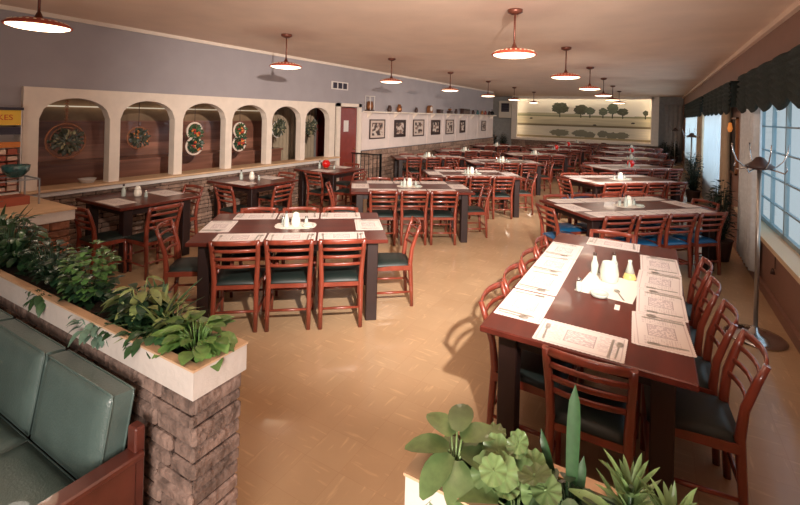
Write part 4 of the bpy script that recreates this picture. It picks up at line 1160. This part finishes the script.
# iron railing
r = empty('iron_railing', (-6.2, 8.4, 0)); tag(r, 'black iron railing beside the red door', 'railing')
MB().sweep([(0.02, 0, .92), (.80, .05, .92)], .016, sides=8).build('top_rail', 'black', r); MB().sweep([(0.02, 0, .10), (.80, .05, .10)], .010, sides=6).build('bottom_rail', 'black', r)
MB().box(.78, .82, .03, .07, 0, .95).build('post', 'black', r)
for k in range(7): x = .05 + k * .11; MB().sweep([(x, x * .06, .1), (x, x * .06, .92)], .008, sides=6).build('baluster', 'black', r)

# hanging wreaths in the arches
WX = PX1 - .06
def foliage_ball(r, seed, rx, rz, n, L, key, cz=0, name='foliage'):
    R = random.Random(seed); b = MB()
    for i in range(n):
        a = R.uniform(0, 2 * PI); q = R.uniform(0, 1) ** .6
        d = Vector((R.uniform(-.2, 1), math.cos(a), math.sin(a)))
        b.leaf((R.uniform(-.05, .06), math.cos(a) * q * rx, cz + math.sin(a) * q * rz), d, (1, 0, .3), L * R.uniform(.7, 1.2), L * .55, .25, .3)
    b.build(name, key, r, fix=False)
def torus(b, ry, rz, t, cz=0, seg=40):
    pts = [(0, ry * math.cos(2 * PI * k / seg), cz + rz * math.sin(2 * PI * k / seg)) for k in range(seg + 1)]
    return b.sweep(pts, t, sides=6, up=(1, 0, 0))
def hang(y, z, lab, top=True):
    r = empty('hanging_wreath', (WX, y, z)); tag(r, lab, 'wreath', 'wreaths in the arches'); return r
def cord(r, z0, z1, key='antique', w=.004):
    MB().sweep([(0, 0, z0), (0, 0, z1)], w, sides=5).build('hanging_cord', key, r)
r = hang(2.63, 1.43, 'large round brown ring wreath with foliage hanging on a chain in the first arch')
torus(torus(MB(), .21, .21, .011), .165, .165, .007).build('ring', 'ring', r); foliage_ball(r, 1, .15, .13, 130, .06, 'leaf_wreath'); foliage_ball(r, 2, .12, .10, 36, .05, 'leaf_pale', name='pale_leaves')
b = MB()
for k in range(9): b.sweep([(0, -.02, .22 + k * .033), (0, .0, .235 + k * .033), (0, .02, .22 + k * .033)], .006, sides=5).sweep([(0, 0, .205 + k * .033), (0, 0, .238 + k * .033)], .005, sides=5)
b.build('chain', 'ring', r)
r = hang(3.50, 1.44, 'orange ring wreath with dark foliage in the second arch')
torus(MB(), .15, .145, .012).build('ring', 'ring', r); foliage_ball(r, 3, .10, .10, 110, .055, 'leaf_wreath'); foliage_ball(r, 4, .09, .09, 7, .05, 'orangef', name='orange_leaves'); cord(r, .15, .50)
for i, (y, s) in enumerate(((4.36, 1), (5.22, .95))):
    r = hang(y, 1.40, 'white double-ring wreath of red fruit and leaves in the %s arch' % ('third', 'fourth')[i])
    b = MB(); torus(b, .125 * s, .13 * s, .017, .115); torus(b, .135 * s, .13 * s, .017, -.12); b.build('plaster_ring', 'whitering', r)
    foliage_ball(r, 10 + i, .10, .10, 110, .05, 'leaf_mid', .10); foliage_ball(r, 12 + i, .10, .10, 110, .05, 'leaf_dk', -.10, 'lower_foliage')
    R = random.Random(i); b = MB(); b2 = MB()
    for k in range(16):
        a = R.uniform(0, 2 * PI); q = R.uniform(.02, .08); MB().ball((.05, math.cos(a) * q, (.115 if k % 2 else -.12) + math.sin(a) * q), .02, 8, 6).build('fruit', 'fruit' if k % 3 else 'orangef', r)
    cord(r, .26, .54)
for i, y in enumerate((6.10, 7.02)):
    r = hang(y, 1.53, 'dusty dark foliage cluster hanging in the %s arch' % ('fifth', 'sixth')[i])
    foliage_ball(r, 20 + i, .14, .12, 130, .07, 'leaf_wreath'); foliage_ball(r, 22 + i, .11, .10, 30, .05, 'leaf_pale', name='pale_leaves'); cord(r, .12, .42)
    if i == 0: torus(MB(), .13, .15, .009, -.02).build('ring', 'cap', r)
# tray on the ledge between first posts
o = MB().lathe([(.07, 0), (.10, .05), (.105, .055), (.09, .05), (.06, .01), (.001, .01)], 16).build('cream_bowl', 'cap', loc=(XL - .10, 2.92, .8755)); tag(o, 'cream bowl on the ledge in the first arch', 'bowl')

# display rack and glass bowl at the far left
r = empty('display_rack', (-6.05, 1.83, .90)); tag(r, 'tall display rack of small packets at the left frame edge beside the arches', 'rack')
b = MB(); b.box(-.10, .10, -.26, .26, 0, .02).box(-.10, -.08, -.26, .26, 0, .93).box(-.10, .10, -.26, -.25, 0, .93).box(-.10, .10, .25, .26, 0, .93); b.build('frame', 'cap', r)
MB().box(-.11, .11, -.27, .27, .90, .93).build('top_board', 'navy', r)
MB().box(.085, .10, -.25, .25, .74, .90).build('sign_panel', 'yellow', r)
MTX = Matrix.Translation((.101, .115, .82)) @ Matrix(((0, 0, 1, 0), (1, 0, 0, 0), (0, 1, 0, 0), (0, 0, 0, 1)))
text_mesh('sign_lettering', 'KES', .082, 'redink', MTX, r)
MB().box(.085, .10, -.05, .25, .64, .72).box(.085, .10, -.24, -.08, .64, .72).build('dark_label', 'navy', r)
MB().box(.085, .10, -.25, .25, .50, .56).build('orange_band', 'orange', r)
R = random.Random(3)
for j in range(7):
    MB().box(-.08, .10, -.25, .25, .035 + j * .065, .04 + j * .065).build('rack_shelf', 'rackr', r)
    for i in range(5): MB().box(-.02, .08, -.235 + i * .097, -.155 + i * .097, .04 + j * .065, .04 + j * .065 + R.uniform(.035, .055)).build('packet', R.choice(['rackw', 'rackw', 'rackr']), r)
r = empty('glass_showcase', (-5.2, 1.50, .90)); tag(r, 'low glass showcase standing on the brick pedestal', 'showcase')
b = MB()
for sx in (-.16, .16):
    for sy in (-.17, .17): b.box(sx - .006, sx + .006, sy - .006, sy + .006, 0, .25)
for sy in (-.17, .17): b.box(-.16, .16, sy - .006, sy + .006, .24, .25)
for sx in (-.16, .16): b.box(sx - .006, sx + .006, -.17, .17, .24, .25)
b.build('frame', 'dchrome', r); MB().box(-.16, .16, -.17, .17, .25, .256).build('glass_top', 'glass', r); MB().box(-.1, .1, -.12, .12, .0, .08).build('lower_tray', 'rackr', r)
r = MB().lathe([(.035, 0), (.06, .012), (.10, .06), (.112, .12), (.104, .12), (.09, .06), (.05, .02), (.001, .018)], 20).build('glass_bowl', 'tealbowl', loc=(-5.35, 1.84, 1.1565))
tag(r, 'dark teal glass bowl on the showcase at the far left', 'bowl')
r = bpy.data.objects['glass_showcase']; r.location = (-5.35, 1.80, .90)

# alcove unit left of the mural
r = empty('wall_unit', (-6.87, YB - .40, 1.80)); tag(r, 'off-white hanging cabinet with dark grille in the alcove left of the mural', 'cabinet')
MB().box(-.38, .30, -.2, .35, .0, .90, ch=.01).build('cabinet', 'offwhite_unit', r)
b = MB(); b.box(-.24, .18, -.22, -.2, .32, .78); b.build('grille', 'navy', r)
b = MB()
for k in range(4): b.box(-.22, .16, -.23, -.215, .40 + k * .11, .415 + k * .11)
b.build('grille_bars', 'dchrome', r)

for nm in ('placemat',):
    pass
bpy.context.view_layer.update()
